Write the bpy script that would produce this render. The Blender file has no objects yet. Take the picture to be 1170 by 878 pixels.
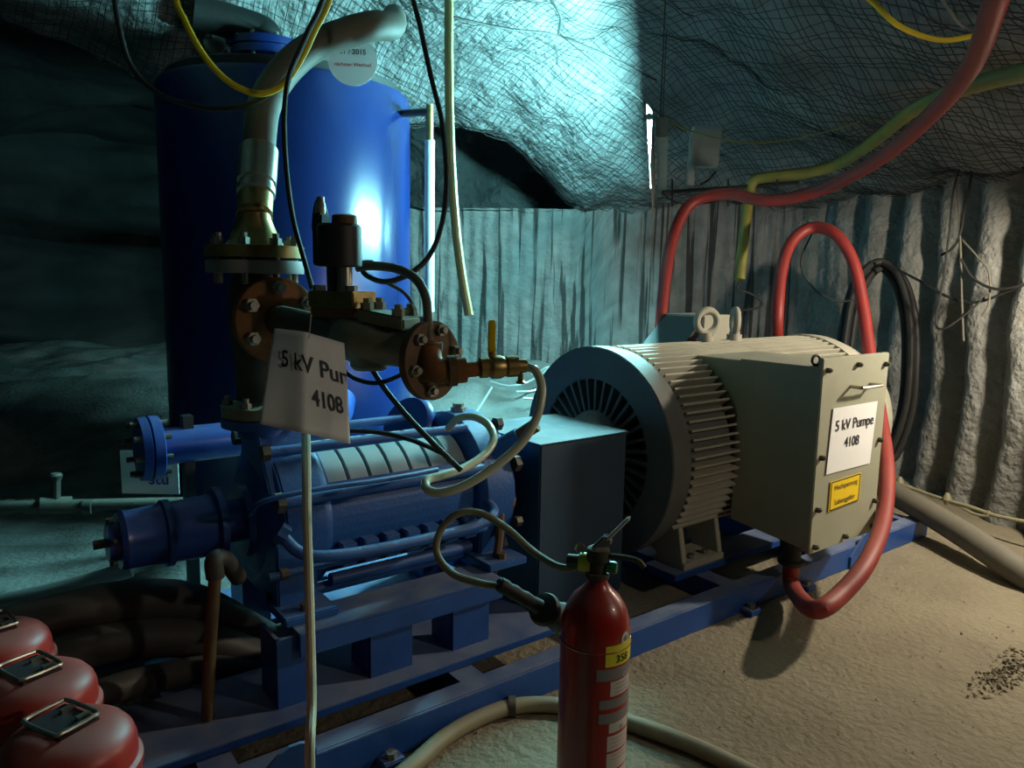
import bpy, bmesh, math, random
from mathutils import Vector, Matrix, noise
random.seed(7)
PI = math.pi
S = bpy.context.scene
COL = S.collection
V = Vector

# ------------------------------------------------------------------ camera
F, CX, CY, EYE = 850.0, 585.0, 439.0, 1.4
PITCH, ROLL, YAW = math.radians(8), math.radians(1.0), math.radians(52.7)
FH = V((math.cos(YAW), math.sin(YAW), 0)); RH = V((math.sin(YAW), -math.cos(YAW), 0)); UP = V((0, 0, 1))
fw = FH * math.cos(PITCH) - UP * math.sin(PITCH)
u0 = UP * math.cos(PITCH) + FH * math.sin(PITCH)
rt = RH * math.cos(ROLL) + u0 * math.sin(ROLL)
up = u0 * math.cos(ROLL) - RH * math.sin(ROLL)
EYEP = V((0, 0, EYE))
cam = bpy.data.objects.new('camera', bpy.data.cameras.new('camera'))
COL.objects.link(cam)
cam.matrix_world = Matrix(((rt.x, up.x, -fw.x, 0), (rt.y, up.y, -fw.y, 0), (rt.z, up.z, -fw.z, EYE), (0, 0, 0, 1)))
cam.data.sensor_fit = 'HORIZONTAL'; cam.data.sensor_width = 36; cam.data.lens = 36 * F / 1170
cam.data.clip_start = 0.02
S.camera = cam
# world, exposure
W = bpy.data.worlds.new('world'); S.world = W; W.use_nodes = True
W.node_tree.nodes['Background'].inputs[0].default_value = (0.55, 0.6, 0.62, 1)
W.node_tree.nodes['Background'].inputs[1].default_value = 0.004
S.view_settings.view_transform = 'Standard'; S.view_settings.look = 'None'
S.view_settings.exposure = 0.0; S.view_settings.gamma = 1.0; S.view_settings.use_curve_mapping = False
TUBE_POWER = 2650.0          # radiance of the fluorescent tube in view
FLOOD_POWER = 16.0         # watts, work lamp on the wall beside the motor
REAR_POWER = 4.5           # watts, lamp further back in the drift

def ray(x, y): return fw + rt * ((x - CX) / F) - up * ((y - CY) / F)
def at(x, y, D): return EYEP + ray(x, y) * D
def atY(x, y, Y):
    d = ray(x, y); return EYEP + d * (Y / d.y)
def atX(x, y, X):
    d = ray(x, y); return EYEP + d * (X / d.x)
def atz(x, y, z=0.0):
    d = ray(x, y); return EYEP + d * ((z - EYE) / d.z)
def LF(l, f, z=0.0): return RH * l + FH * f + V((0, 0, z))
def tolf(p): return p.dot(RH), p.dot(FH)

# ------------------------------------------------------------------ materials
MATS = {}
def mat(name, col, rough=.5, metal=0., var=None, vs=6., vamt=.5, bump=0., bs=40., dust=0., dustcol=(.42, .39, .33), emit=None, coat=0., alpha=1., trans=0., bd=.02):
    m = bpy.data.materials.new(name); m.use_nodes = True; MATS[name] = m
    n = m.node_tree.nodes; L = m.node_tree.links; b = n['Principled BSDF']
    b.inputs['Base Color'].default_value = (*col, 1); b.inputs['Roughness'].default_value = rough
    b.inputs['Metallic'].default_value = metal; b.inputs['Coat Weight'].default_value = coat
    b.inputs['Transmission Weight'].default_value = trans; b.inputs['Alpha'].default_value = alpha
    tc = n.new('ShaderNodeTexCoord'); out = None
    if var:
        t = n.new('ShaderNodeTexNoise'); t.inputs['Scale'].default_value = vs; t.inputs['Detail'].default_value = 6; t.inputs['Roughness'].default_value = .65
        L.new(tc.outputs['Object'], t.inputs['Vector'])
        r = n.new('ShaderNodeValToRGB'); r.color_ramp.elements[0].position = .5 - vamt * .5; r.color_ramp.elements[1].position = .5 + vamt * .35
        r.color_ramp.elements[0].color = (*col, 1); r.color_ramp.elements[1].color = (*var, 1)
        L.new(t.outputs['Fac'], r.inputs['Fac']); out = r.outputs['Color']
    if dust > 0:
        g = n.new('ShaderNodeNewGeometry'); sx = n.new('ShaderNodeSeparateXYZ'); L.new(g.outputs['Normal'], sx.inputs[0])
        mr = n.new('ShaderNodeMapRange'); mr.inputs['From Min'].default_value = .35; mr.inputs['From Max'].default_value = .95; mr.inputs['To Max'].default_value = dust
        L.new(sx.outputs['Z'], mr.inputs['Value'])
        t2 = n.new('ShaderNodeTexNoise'); t2.inputs['Scale'].default_value = 9; t2.inputs['Detail'].default_value = 5
        L.new(tc.outputs['Object'], t2.inputs['Vector'])
        mu = n.new('ShaderNodeMath'); mu.operation = 'MULTIPLY'; L.new(mr.outputs[0], mu.inputs[0])
        m2 = n.new('ShaderNodeMapRange'); m2.inputs['From Min'].default_value = .3; m2.inputs['From Max'].default_value = .6; m2.inputs['To Min'].default_value = .45
        L.new(t2.outputs['Fac'], m2.inputs['Value']); L.new(m2.outputs[0], mu.inputs[1])
        mx = n.new('ShaderNodeMix'); mx.data_type = 'RGBA'; L.new(mu.outputs[0], mx.inputs['Factor'])
        mx.inputs['B'].default_value = (*dustcol, 1)
        if out: L.new(out, mx.inputs['A'])
        else: mx.inputs['A'].default_value = (*col, 1)
        out = mx.outputs['Result']
        rr = n.new('ShaderNodeMapRange'); rr.inputs['To Min'].default_value = rough; rr.inputs['To Max'].default_value = .9
        L.new(mu.outputs[0], rr.inputs['Value']); L.new(rr.outputs[0], b.inputs['Roughness'])
    if out: L.new(out, b.inputs['Base Color'])
    if bump > 0:
        t3 = n.new('ShaderNodeTexNoise'); t3.inputs['Scale'].default_value = bs; t3.inputs['Detail'].default_value = 5
        L.new(tc.outputs['Object'], t3.inputs['Vector'])
        bp = n.new('ShaderNodeBump'); bp.inputs['Strength'].default_value = bump; bp.inputs['Distance'].default_value = bd
        L.new(t3.outputs['Fac'], bp.inputs['Height']); L.new(bp.outputs[0], b.inputs['Normal'])
    if emit:
        b.inputs['Emission Color'].default_value = (*emit[0], 1); b.inputs['Emission Strength'].default_value = emit[1]
    return m

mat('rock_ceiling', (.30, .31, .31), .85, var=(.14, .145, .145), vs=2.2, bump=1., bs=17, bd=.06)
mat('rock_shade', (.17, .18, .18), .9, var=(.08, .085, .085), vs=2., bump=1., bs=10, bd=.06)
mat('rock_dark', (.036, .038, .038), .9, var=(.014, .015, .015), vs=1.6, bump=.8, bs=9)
mat('salt', (.32, .315, .29), .85, var=(.17, .17, .16), vs=3, bump=1., bs=20, bd=.035)
mat('floor_dirt', (.28, .24, .165), .92, var=(.20, .17, .118), vs=2.3, bump=.7, bs=34)
mat('wire', (.03, .03, .028), .6, .2)
mat('wire_bright', (.55, .56, .54), .4, .6)
mat('blue', (.018, .085, .33), .38, var=(.012, .055, .22), vs=5, dust=.55, dustcol=(.27, .30, .33), bump=.05, bs=60)
mat('blue_clean', (.016, .075, .34), .32, var=(.012, .05, .24), vs=3, dust=.15)
mat('blue_pump', (.014, .10, .36), .45, var=(.010, .07, .26), vs=7, dust=.28, dustcol=(.28, .34, .40), bump=.1, bs=80)
mat('blue_guard', (.012, .042, .085), .5, var=(.010, .034, .066), vs=4, dust=.8, dustcol=(.24, .27, .28))
mat('blue_tank', (.005, .019, .11), .27, var=(.0035, .013, .075), vs=2.4, vamt=.9, bump=.03, bs=14)
mat('stage_grey', (.34, .40, .42), .6, var=(.22, .28, .31), vs=9, dust=.5, dustcol=(.5, .52, .5))
mat('motor', (.40, .385, .31), .55, var=(.33, .315, .25), vs=5, dust=.75, dustcol=(.55, .51, .42), bump=.06, bs=60)
mat('motor_end', (.12, .125, .12), .6, var=(.09, .095, .09), vs=6, dust=.35)
mat('box_paint', (.34, .335, .25), .5, var=(.305, .30, .22), vs=8, dust=.5, dustcol=(.55, .51, .42))
mat('black', (.012, .012, .012), .55)
mat('black_rubber', (.010, .010, .010), .6, var=(.016, .016, .015), vs=12)
mat('iron_dark', (.05, .047, .04), .55, .5, var=(.10, .09, .07), vs=16, dust=.4)
mat('steel', (.52, .49, .42), .32, .9, var=(.36, .32, .26), vs=14)
mat('brass', (.50, .36, .13), .38, .85, var=(.30, .21, .09), vs=22)
mat('brass_dull', (.15, .10, .04), .55, .4, var=(.09, .06, .03), vs=12)
mat('hose_yellow', (.55, .49, .22), .45, var=(.46, .41, .18), vs=10)
mat('valve_olive', (.20, .18, .12), .5, .5, var=(.30, .27, .19), vs=18, dust=.4)
mat('rust', (.33, .12, .03), .7, .2, var=(.17, .07, .025), vs=14)
mat('rust_dark', (.10, .055, .03), .7, .3, var=(.17, .10, .055), vs=18)
mat('bolt', (.38, .37, .33), .5, .7, var=(.22, .21, .18), vs=30)
mat('hose_grey', (.10, .09, .072), .65, var=(.13, .118, .09), vs=6, dust=.25, dustcol=(.22, .20, .165))
mat('hose_dark', (.028, .026, .022), .6, var=(.045, .042, .036), vs=6, dust=.2, dustcol=(.14, .13, .11))
mat('hose_pale', (.55, .54, .40), .42, var=(.42, .41, .29), vs=10)
mat('hose_clear', (.62, .66, .50), .25, var=(.50, .53, .38), vs=8, coat=.4)
mat('hose_olive', (.30, .27, .16), .55, var=(.22, .20, .12), vs=9, dust=.3)
mat('red_cable', (.31, .024, .02), .5, var=(.21, .022, .02), vs=7, dust=.25, dustcol=(.30, .13, .10))
mat('yellow_hose', (.27, .24, .035), .5, var=(.16, .15, .04), vs=7)
mat('yellow', (.80, .60, .02), .45)
mat('yellow_sticker', (.78, .74, .04), .45)
mat('sign_yellow', (.85, .58, .015), .45)
mat('red_paint', (.42, .018, .012), .28, var=(.33, .018, .014), vs=5, dust=.35, dustcol=(.36, .16, .12), coat=.4)
mat('red_can', (.50, .022, .014), .35, var=(.40, .03, .022), vs=6, dust=.5, dustcol=(.30, .15, .12))
mat('recess', (.045, .03, .035), .5)
mat('paper', (.80, .79, .80), .65)
mat('ink', (.015, .015, .02), .6)
mat('ink_red', (.6, .04, .05), .6)
mat('ink_blue', (.03, .06, .45), .6)
mat('label_white', (.62, .60, .56), .5)
mat('label_grey', (.25, .25, .26), .5)
mat('glass', (.75, .85, .85), .08, coat=.5, var=(.6, .7, .7), vs=3)
mat('plate_grey', (.27, .26, .25), .6, var=(.22, .21, .20), vs=8)
mat('green', (.02, .25, .10), .4)
mat('tube_glow', (.9, .95, 1), .4, emit=((.30, .86, .90), TUBE_POWER))
mat('flood_glow', (1, .95, .85), .4, emit=((1, .86, .62), 6))
M = MATS

# grooved back wall: streaks run down it
def wall_material():
    m = bpy.data.materials.new('salt_wall'); m.use_nodes = True
    n = m.node_tree.nodes; L = m.node_tree.links; b = n['Principled BSDF']; b.inputs['Roughness'].default_value = .85
    uv = n.new('ShaderNodeUVMap'); uv.uv_map = 'UVMap'
    mp = n.new('ShaderNodeMapping'); mp.inputs['Scale'].default_value = (15.0, .45, 1); L.new(uv.outputs[0], mp.inputs[0])
    nz = n.new('ShaderNodeTexNoise'); nz.inputs['Scale'].default_value = 1.0; nz.inputs['Detail'].default_value = 4; nz.inputs['Distortion'].default_value = .5
    L.new(mp.outputs[0], nz.inputs[0])
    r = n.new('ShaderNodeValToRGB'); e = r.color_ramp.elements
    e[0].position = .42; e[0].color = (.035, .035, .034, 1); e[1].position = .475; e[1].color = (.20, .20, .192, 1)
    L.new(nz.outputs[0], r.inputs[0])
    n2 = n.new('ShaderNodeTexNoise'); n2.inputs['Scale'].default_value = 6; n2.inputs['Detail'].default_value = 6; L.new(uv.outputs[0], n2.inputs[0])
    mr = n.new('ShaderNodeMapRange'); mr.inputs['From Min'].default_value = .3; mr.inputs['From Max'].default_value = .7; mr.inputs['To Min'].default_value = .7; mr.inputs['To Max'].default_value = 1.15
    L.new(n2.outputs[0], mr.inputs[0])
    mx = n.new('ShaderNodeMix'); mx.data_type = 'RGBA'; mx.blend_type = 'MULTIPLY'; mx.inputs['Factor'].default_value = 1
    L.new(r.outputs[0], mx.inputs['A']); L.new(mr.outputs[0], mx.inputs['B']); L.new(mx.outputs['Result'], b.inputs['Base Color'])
    bp = n.new('ShaderNodeBump'); bp.inputs['Strength'].default_value = .7; bp.inputs['Distance'].default_value = .03
    n3 = n.new('ShaderNodeTexNoise'); n3.inputs['Scale'].default_value = 22; n3.inputs['Detail'].default_value = 6; L.new(uv.outputs[0], n3.inputs[0])
    L.new(n3.outputs[0], bp.inputs['Height']); L.new(bp.outputs[0], b.inputs['Normal'])
    MATS['salt_wall'] = m
wall_material()

# ------------------------------------------------------------------ mesh helpers
def frame(axis):
    a = V(axis).normalized(); h = V((0, 0, 1)) if abs(a.z) < .9 else V((1, 0, 0))
    x = h.cross(a).normalized(); y = a.cross(x); return x, y, a

class MB:
    def __init__(s): s.v = []; s.f = []; s.sm = []
    def add(s, vs, fs, smooth=False):
        o = len(s.v); s.v += [V(p) for p in vs]; s.f += [tuple(i + o for i in q) for q in fs]; s.sm += [smooth] * len(fs); return s
    def box(s, a, b):
        (x0, y0, z0), (x1, y1, z1) = a, b
        x0, x1 = sorted((x0, x1)); y0, y1 = sorted((y0, y1)); z0, z1 = sorted((z0, z1))
        vs = [(x, y, z) for x in (x0, x1) for y in (y0, y1) for z in (z0, z1)]
        return s.add(vs, [(0, 1, 3, 2), (4, 6, 7, 5), (0, 4, 5, 1), (2, 3, 7, 6), (0, 2, 6, 4), (1, 5, 7, 3)])
    def obox(s, c, x, y, z, hx, hy, hz):
        c = V(c); x, y, z = V(x).normalized() * hx, V(y).normalized() * hy, V(z).normalized() * hz
        vs = [c + x * i + y * j + z * k for i in (-1, 1) for j in (-1, 1) for k in (-1, 1)]
        return s.add(vs, [(0, 1, 3, 2), (4, 6, 7, 5), (0, 4, 5, 1), (2, 3, 7, 6), (0, 2, 6, 4), (1, 5, 7, 3)])
    def lathe(s, o, axis, prof, n=24, ang0=0., smooth=True):
        x, y, a = frame(axis); o = V(o); vs = []; fs = []
        for t, r in prof:
            for k in range(n):
                th = ang0 + 2 * PI * k / n; vs.append(o + a * t + (x * math.cos(th) + y * math.sin(th)) * r)
        m = len(prof)
        for i in range(m - 1):
            for k in range(n): fs.append((i * n + k, i * n + (k + 1) % n, (i + 1) * n + (k + 1) % n, (i + 1) * n + k))
        s.add(vs, fs, smooth)
        ends = []
        if prof[0][1] > 1e-5: ends.append([(0 * n + k) for k in range(n)][::-1])
        if prof[-1][1] > 1e-5: ends.append([((m - 1) * n + k) for k in range(n)])
        o0 = len(s.v) - len(vs)
        for e in ends: s.f.append(tuple(i + o0 for i in e)); s.sm.append(False)
        return s
    def cyl(s, p0, p1, r, r1=None, n=20, bev=0.):
        p0, p1 = V(p0), V(p1); h = (p1 - p0).length; r1 = r if r1 is None else r1
        if bev > 0: pr = [(0, r - bev), (bev, r), (h - bev, r1), (h, r1 - bev)]
        else: pr = [(0, r), (h, r1)]
        return s.lathe(p0, p1 - p0, pr, n)
    def ring(s, p0, p1, ro, ri, n=32):
        h = (V(p1) - V(p0)).length
        return s.lathe_closed(p0, V(p1) - V(p0), [(0, ri), (0, ro), (h, ro), (h, ri)], n)
    def lathe_closed(s, o, axis, prof, n=32, smooth=True):
        x, y, a = frame(axis); o = V(o); vs = []; fs = []; m = len(prof)
        for t, r in prof:
            for k in range(n):
                th = 2 * PI * k / n; vs.append(o + a * t + (x * math.cos(th) + y * math.sin(th)) * r)
        for i in range(m):
            j = (i + 1) % m
            for k in range(n): fs.append((i * n + k, i * n + (k + 1) % n, j * n + (k + 1) % n, j * n + k))
        return s.add(vs, fs, smooth)
    def torus(s, c, axis, R, r, n=28, m=10):
        return s.lathe_closed(c, axis, [(r * math.sin(2 * PI * i / m), R + r * math.cos(2 * PI * i / m)) for i in range(m)], n)
    def hexa(s, p, axis, r=.012, h=.01):
        return s.lathe(p, axis, [(0, r), (h, r)], 6, smooth=False)
    def tube(s, pts, r, n=10, seg=6, rough=0., ribs=None):
        P = spline(pts, seg) if seg > 1 else [V(p) for p in pts]
        N = len(P); t0 = (P[1] - P[0]).normalized(); x, y, _ = frame(t0); vs = []; fs = []
        for i, p in enumerate(P):
            t = (P[min(i + 1, N - 1)] - P[max(i - 1, 0)]).normalized()
            x = (x - t * x.dot(t)).normalized(); y = t.cross(x)
            rr = r[min(i * len(r) // N, len(r) - 1)] if isinstance(r, (list, tuple)) else r
            if ribs: rr *= 1 + ribs * (1 if i % 2 else -1)
            for k in range(n):
                th = 2 * PI * k / n; vs.append(p + (x * math.cos(th) + y * math.sin(th)) * rr)
        for i in range(N - 1):
            for k in range(n): fs.append((i * n + k, i * n + (k + 1) % n, (i + 1) * n + (k + 1) % n, (i + 1) * n + k))
        s.add(vs, fs, True); o0 = len(s.v) - len(vs)
        s.f.append(tuple(o0 + k for k in range(n))[::-1]); s.sm.append(False)
        s.f.append(tuple(o0 + (N - 1) * n + k for k in range(n))); s.sm.append(False)
        return s
    def prism(s, poly, ext):
        ext = V(ext); n = len(poly); vs = [V(p) for p in poly] + [V(p) + ext for p in poly]
        fs = [tuple(range(n))[::-1], tuple(range(n, 2 * n))] + [(k, (k + 1) % n, n + (k + 1) % n, n + k) for k in range(n)]
        return s.add(vs, fs)
    def build(s, name, m, parent=None, bevel=0., sharp=35):
        off = V(parent.matrix_basis.translation) if parent else V((0, 0, 0))
        if parent and parent.parent: off = off + V(parent.parent.matrix_basis.translation)
        me = bpy.data.meshes.new(name); me.from_pydata([p - off for p in s.v], [], s.f)
        bm = bmesh.new(); bm.from_mesh(me); bmesh.ops.recalc_face_normals(bm, faces=bm.faces)
        if bevel > 0:
            ed = [e for e in bm.edges if len(e.link_faces) == 2 and e.calc_face_angle(0) > math.radians(40)]
            bmesh.ops.bevel(bm, geom=ed, offset=bevel, segments=2, affect='EDGES', clamp_overlap=True)
        bm.to_mesh(me); bm.free()
        me.polygons.foreach_set('use_smooth', [True] * len(me.polygons) if any(s.sm) or bevel > 0 else [False] * len(me.polygons))
        if any(s.sm) or bevel > 0: me.set_sharp_from_angle(angle=math.radians(sharp))
        me.materials.append(M[m]); o = bpy.data.objects.new(name, me); COL.objects.link(o)
        if parent: o.parent = parent
        if bevel > 0:
            wn = o.modifiers.new('normals', 'WEIGHTED_NORMAL'); wn.keep_sharp = True; wn.weight = 100
        return o

def spline(pts, seg=6):
    P = [V(p) for p in pts]
    if len(P) < 3: return [P[0].lerp(P[-1], i / seg) for i in range(seg + 1)]
    Q = [P[0] * 2 - P[1]] + P + [P[-1] * 2 - P[-2]]; out = []
    for i in range(1, len(Q) - 2):
        a, b, c, d = Q[i - 1], Q[i], Q[i + 1], Q[i + 2]
        for k in range(seg):
            t = k / seg
            out.append(.5 * ((2 * b) + (c - a) * t + (2 * a - 5 * b + 4 * c - d) * t * t + (3 * b - 3 * c + d - a) * t ** 3))
    out.append(P[-1]); return out

def tag(o, label, cat, group=None, kind=None):
    o['label'] = label; o['category'] = cat
    if group: o['group'] = group
    if kind: o['kind'] = kind
    return o
def thing(name, label, cat, loc=(0, 0, 0), group=None):
    o = bpy.data.objects.new(name, None); o.empty_display_size = .1; COL.objects.link(o); o.location = loc
    return tag(o, label, cat, group)
def struct(o): o['kind'] = 'structure'; return o
def up_to_roof(p, dl=0., df=0.):
    l, f = tolf(p); return [LF(l + dl * .4, f + df * .4, p.z * .6 + ceil_z(l, f) * .4), LF(l + dl, f + df, ceil_z(l + dl, f + df) + .02)]
def hose(name, pts, r, m, label, cat='hose', n=10, seg=7, group=None, ribs=None, roof=''):
    pts = [V(p) for p in pts]
    if 's' in roof: pts = up_to_roof(pts[0])[::-1] + pts
    if 'e' in roof: pts = pts + up_to_roof(pts[-1])
    o = MB().tube(pts, r, n, seg, ribs=ribs).build(name, m); return tag(o, label, cat, group)
def instance(src, parent, loc=None, rot=None):
    c = src.copy(); COL.objects.link(c); c.parent = parent
    if loc is not None: c.location = loc
    if rot is not None: c.rotation_euler = rot
    return c
def lettering(body, origin, xdir, ydir, size, m, parent, name='lettering', align='LEFT', xs=1.):
    cu = bpy.data.curves.new('txt', 'FONT'); cu.body = body; cu.size = size; cu.align_x = align; cu.offset = size * .012
    to = bpy.data.objects.new('txt', cu); COL.objects.link(to)
    dg = bpy.context.evaluated_depsgraph_get(); me = bpy.data.meshes.new_from_object(to.evaluated_get(dg))
    bpy.data.objects.remove(to); bpy.data.curves.remove(cu)
    x, y = V(xdir).normalized(), V(ydir).normalized()
    off = V(parent.matrix_basis.translation)
    if parent.parent: off = off + V(parent.parent.matrix_basis.translation)
    for v in me.vertices: v.co = V(origin) - off + x * v.co.x * xs + y * v.co.y
    me.name = name; me.materials.clear(); me.materials.append(M[m])
    o = bpy.data.objects.new(name, me); COL.objects.link(o); o.parent = parent; return o
def N3(p, s=1.): return noise.fractal(V(p) * s, 1.0, 2.0, 4)
def sstep(a, b, x):
    t = max(0., min(1., (x - a) / (b - a))); return t * t * (3 - 2 * t)
def grid(name, fn, us, vs, m, parent=None, uv=None):
    verts = [fn(u, v) for u in us for v in vs]; nv = len(vs)
    faces = [(i * nv + j, (i + 1) * nv + j, (i + 1) * nv + j + 1, i * nv + j + 1) for i in range(len(us) - 1) for j in range(nv - 1)]
    me = bpy.data.meshes.new(name); me.from_pydata(verts, [], faces)
    if uv:
        ul = me.uv_layers.new(name='UVMap'); co = [uv(u, v) for u in us for v in vs]
        for lp in me.loops: ul.data[lp.index].uv = co[lp.vertex_index]
    me.polygons.foreach_set('use_smooth', [True] * len(me.polygons)); me.materials.append(M[m])
    o = bpy.data.objects.new(name, me); COL.objects.link(o)
    if parent: o.parent = parent
    return o
def frange(a, b, n): return [a + (b - a) * i / n for i in range(n + 1)]
def interp(tab, x):
    if x <= tab[0][0]: return tab[0][1]
    for (a, fa), (b, fb) in zip(tab, tab[1:]):
        if x <= b:
            t = (x - a) / (b - a); t = t * t * (3 - 2 * t); return fa + (fb - fa) * t
    return tab[-1][1]

# ------------------------------------------------------------------ the mined-out drift
def floor_z(l, f):
    z = .62 * sstep(4.7, 6.9, f) * sstep(2.1, 1.0, l)
    z += .12 * sstep(5.5, 9.5, f) * sstep(.2, -1.5, l) - .25 * sstep(-1.0, -3.0, l) * sstep(5, 7.5, f)
    z += (.018 + .10 * sstep(4.6, 6.2, f)) * N3((l, f, 0), 1.3) * (.25 + .75 * sstep(3.8, 5, f))
    return z + .006 * N3((l, f, 3), 7)
def floor_material():
    m = M['floor_dirt'].copy(); m.name = 'floor_ground'; M['floor_ground'] = m
    n = m.node_tree.nodes; L = m.node_tree.links; b = n['Principled BSDF']
    old = b.inputs['Base Color'].links[0].from_socket
    tc = n.new('ShaderNodeTexCoord'); sx = n.new('ShaderNodeSeparateXYZ'); L.new(tc.outputs['Object'], sx.inputs[0])
    nz = n.new('ShaderNodeTexNoise'); nz.inputs['Scale'].default_value = 1.7; nz.inputs['Detail'].default_value = 5; L.new(tc.outputs['Object'], nz.inputs[0])
    ad = n.new('ShaderNodeMath'); ad.operation = 'ADD'; L.new(sx.outputs['Y'], ad.inputs[0]); L.new(nz.outputs[0], ad.inputs[1])
    mr = n.new('ShaderNodeMapRange'); mr.inputs['From Min'].default_value = 3.2; mr.inputs['From Max'].default_value = 3.7; L.new(ad.outputs[0], mr.inputs[0])
    nz2 = n.new('ShaderNodeTexNoise'); nz2.inputs['Scale'].default_value = 3.5; nz2.inputs['Detail'].default_value = 6; L.new(tc.outputs['Object'], nz2.inputs[0])
    rp = n.new('ShaderNodeValToRGB'); rp.color_ramp.elements[0].position = .35; rp.color_ramp.elements[1].position = .6
    rp.color_ramp.elements[0].color = (.12, .115, .105, 1); rp.color_ramp.elements[1].color = (.215, .215, .20, 1); L.new(nz2.outputs[0], rp.inputs[0])
    mx = n.new('ShaderNodeMix'); mx.data_type = 'RGBA'; L.new(mr.outputs[0], mx.inputs['Factor']); L.new(old, mx.inputs['A']); L.new(rp.outputs[0], mx.inputs['B'])
    L.new(mx.outputs['Result'], b.inputs['Base Color'])
floor_material()
struct(grid('floor', lambda l, f: LF(l, f, floor_z(l, f)), frange(-9, 5, 200), frange(-4, 13, 220), 'floor_ground'))

LIP = [(-9, 3.3), (-3.17, 4.75), (-2.36, 5.3), (-.4, 6.25), (.45, 7.0), (.95, 7.3), (5, 7.3)]
WALL = [(3.05, -4), (3.15, 0), (3.12, 2), (3.1, 3.2), (3.08, 4.1), (3.05, 4.8), (3.0, 5.3), (2.78, 5.9), (2.4, 6.5), (1.6, 6.85), (.7, 6.98), (-.3, 7.05), (-1.2, 7.15), (-2.0, 7.6), (-2.4, 8.6)]
WP = [V((a, b, 0)) for a, b in WALL]
WPS = spline(WP, 12)
WL = [0.]
for a, b in zip(WPS, WPS[1:]): WL.append(WL[-1] + (b - a).length)
def wall_at(s):
    lo = 0
    while lo < len(WL) - 2 and WL[lo + 1] < s: lo += 1
    t = (s - WL[lo]) / (WL[lo + 1] - WL[lo]); p = WPS[lo].lerp(WPS[lo + 1], t); d = (WPS[lo + 1] - WPS[lo]).normalized()
    return p, V((-d.y, d.x, 0))          # left normal = into the room
def wall_dist(l, f):
    q = V((l, f, 0)); return min((q - p).length for p in WPS)
def ceil_z(l, f):
    z = 2.72 + .30 * max(0, -l - 2.3)
    z += .32 * sstep(.1, 1.9, interp(LIP, l) - f) * sstep(2.6, 1.2, abs(l + .6))
    z += .38 * sstep(.1, .95, interp(LIP, l) - f) * math.exp(-((l + 1.6) / .9) ** 2)
    if l > -1.5:
        d = wall_dist(l, f)
        z = z - .62 * sstep(2.1, .1, d) * sstep(-.3, .85, l)
    z += .11 * N3((l, f, 9), .9) + .05 * N3((l, f, 5), 3.2) + .022 * N3((l, f, 2), 11)
    return z
def ceil_pt(l, t):
    fl = interp(LIP, l)
    if t <= 1:
        f = -4 + (fl + 4) * t; z = ceil_z(l, f)
        return LF(l, f, z - .05 * sstep(.93, 1, t))
    k = t - 1; z0 = ceil_z(l, fl) - .05
    return LF(l, fl + .06 * math.sin(min(k, 1) * PI) + .15 * k, z0 + .9 * k + .06 * N3((l, k, 2), 2))
struct(grid('ceiling', ceil_pt, frange(-9, 3.4, 260), frange(0, 1, 260) + [1.03, 1.1, 1.2, 1.4, 1.7, 2.0], 'rock_ceiling'))

def wall_top(s_l, s_f):
    return 2.95 if not (s_f > 6.4 and s_l < .95) else interp([(-3, 2.2), (-.6, 2.06), (.45, 2.02), (.95, 2.2)], s_l)
def wall_pt(s, h):
    p, n = wall_at(s); right = sstep(6.7, 5.4, p.y)
    ztop = 3.0 if p.y < 6.5 else (3.0 - .95 * sstep(1.05, .5, p.x))
    z = h * ztop - .05 * (1 - h)
    wob = .10 * N3((s * .25, z * .8, 3), 1.2)
    ph = (s + wob) / .385
    flute = abs(math.sin(PI * ph)) ** .8                        # scallops left by the cutter drum
    small = abs(math.sin(PI * (s + .06 * N3((s * .6, z * .9, 8), 1.5)) / .115))
    off = right * .2 * flute + (1 - right) * (.025 * small) + .05 * N3((p.x, p.y, z), 1.1) + .012 * N3((s, z, 1), 7)
    off += .25 * sstep(2.0, 2.9, z) * right                       # wall leans in towards the roof
    if h > .985: off -= .0
    q = p + n * off
    return LF(q.x, q.y, z)
SPL = 10.6
struct(grid('wall_right', wall_pt, frange(1.0, SPL, 380), frange(0, 1, 62), 'salt', uv=lambda s, h: (s, h * 3)))
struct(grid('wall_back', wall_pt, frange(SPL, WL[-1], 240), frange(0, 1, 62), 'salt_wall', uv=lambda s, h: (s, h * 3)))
# rock ledge and dark cavity beyond the lip of the roof
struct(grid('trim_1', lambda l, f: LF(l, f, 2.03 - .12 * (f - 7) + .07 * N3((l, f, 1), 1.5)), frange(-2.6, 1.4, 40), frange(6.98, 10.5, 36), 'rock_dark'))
def cav_wall(l, z):
    b = 10.6 - 1.9 * sstep(-3.2, -1.6, l) + .35 * math.sin(z * 3.1 + .55 * l) + .3 * N3((l * .4, z * 1.8, 4), 1.2)
    return LF(l, b - .12 * (l + 2) ** 2 * .3, z)
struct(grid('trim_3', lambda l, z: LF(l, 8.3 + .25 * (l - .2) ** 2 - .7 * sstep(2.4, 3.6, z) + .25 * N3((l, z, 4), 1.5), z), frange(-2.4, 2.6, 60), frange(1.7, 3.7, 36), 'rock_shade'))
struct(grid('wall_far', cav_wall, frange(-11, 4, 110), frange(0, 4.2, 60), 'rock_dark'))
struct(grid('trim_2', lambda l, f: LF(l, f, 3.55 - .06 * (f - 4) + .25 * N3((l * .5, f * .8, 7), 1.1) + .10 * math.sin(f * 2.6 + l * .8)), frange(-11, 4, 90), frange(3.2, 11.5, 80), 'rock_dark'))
struct(grid('wall_left', lambda f, z: LF(-7.6 + .4 * N3((f, z, 6), .8), f, z), frange(-4, 11, 80), frange(0, 4.2, 40), 'rock_dark'))
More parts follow.
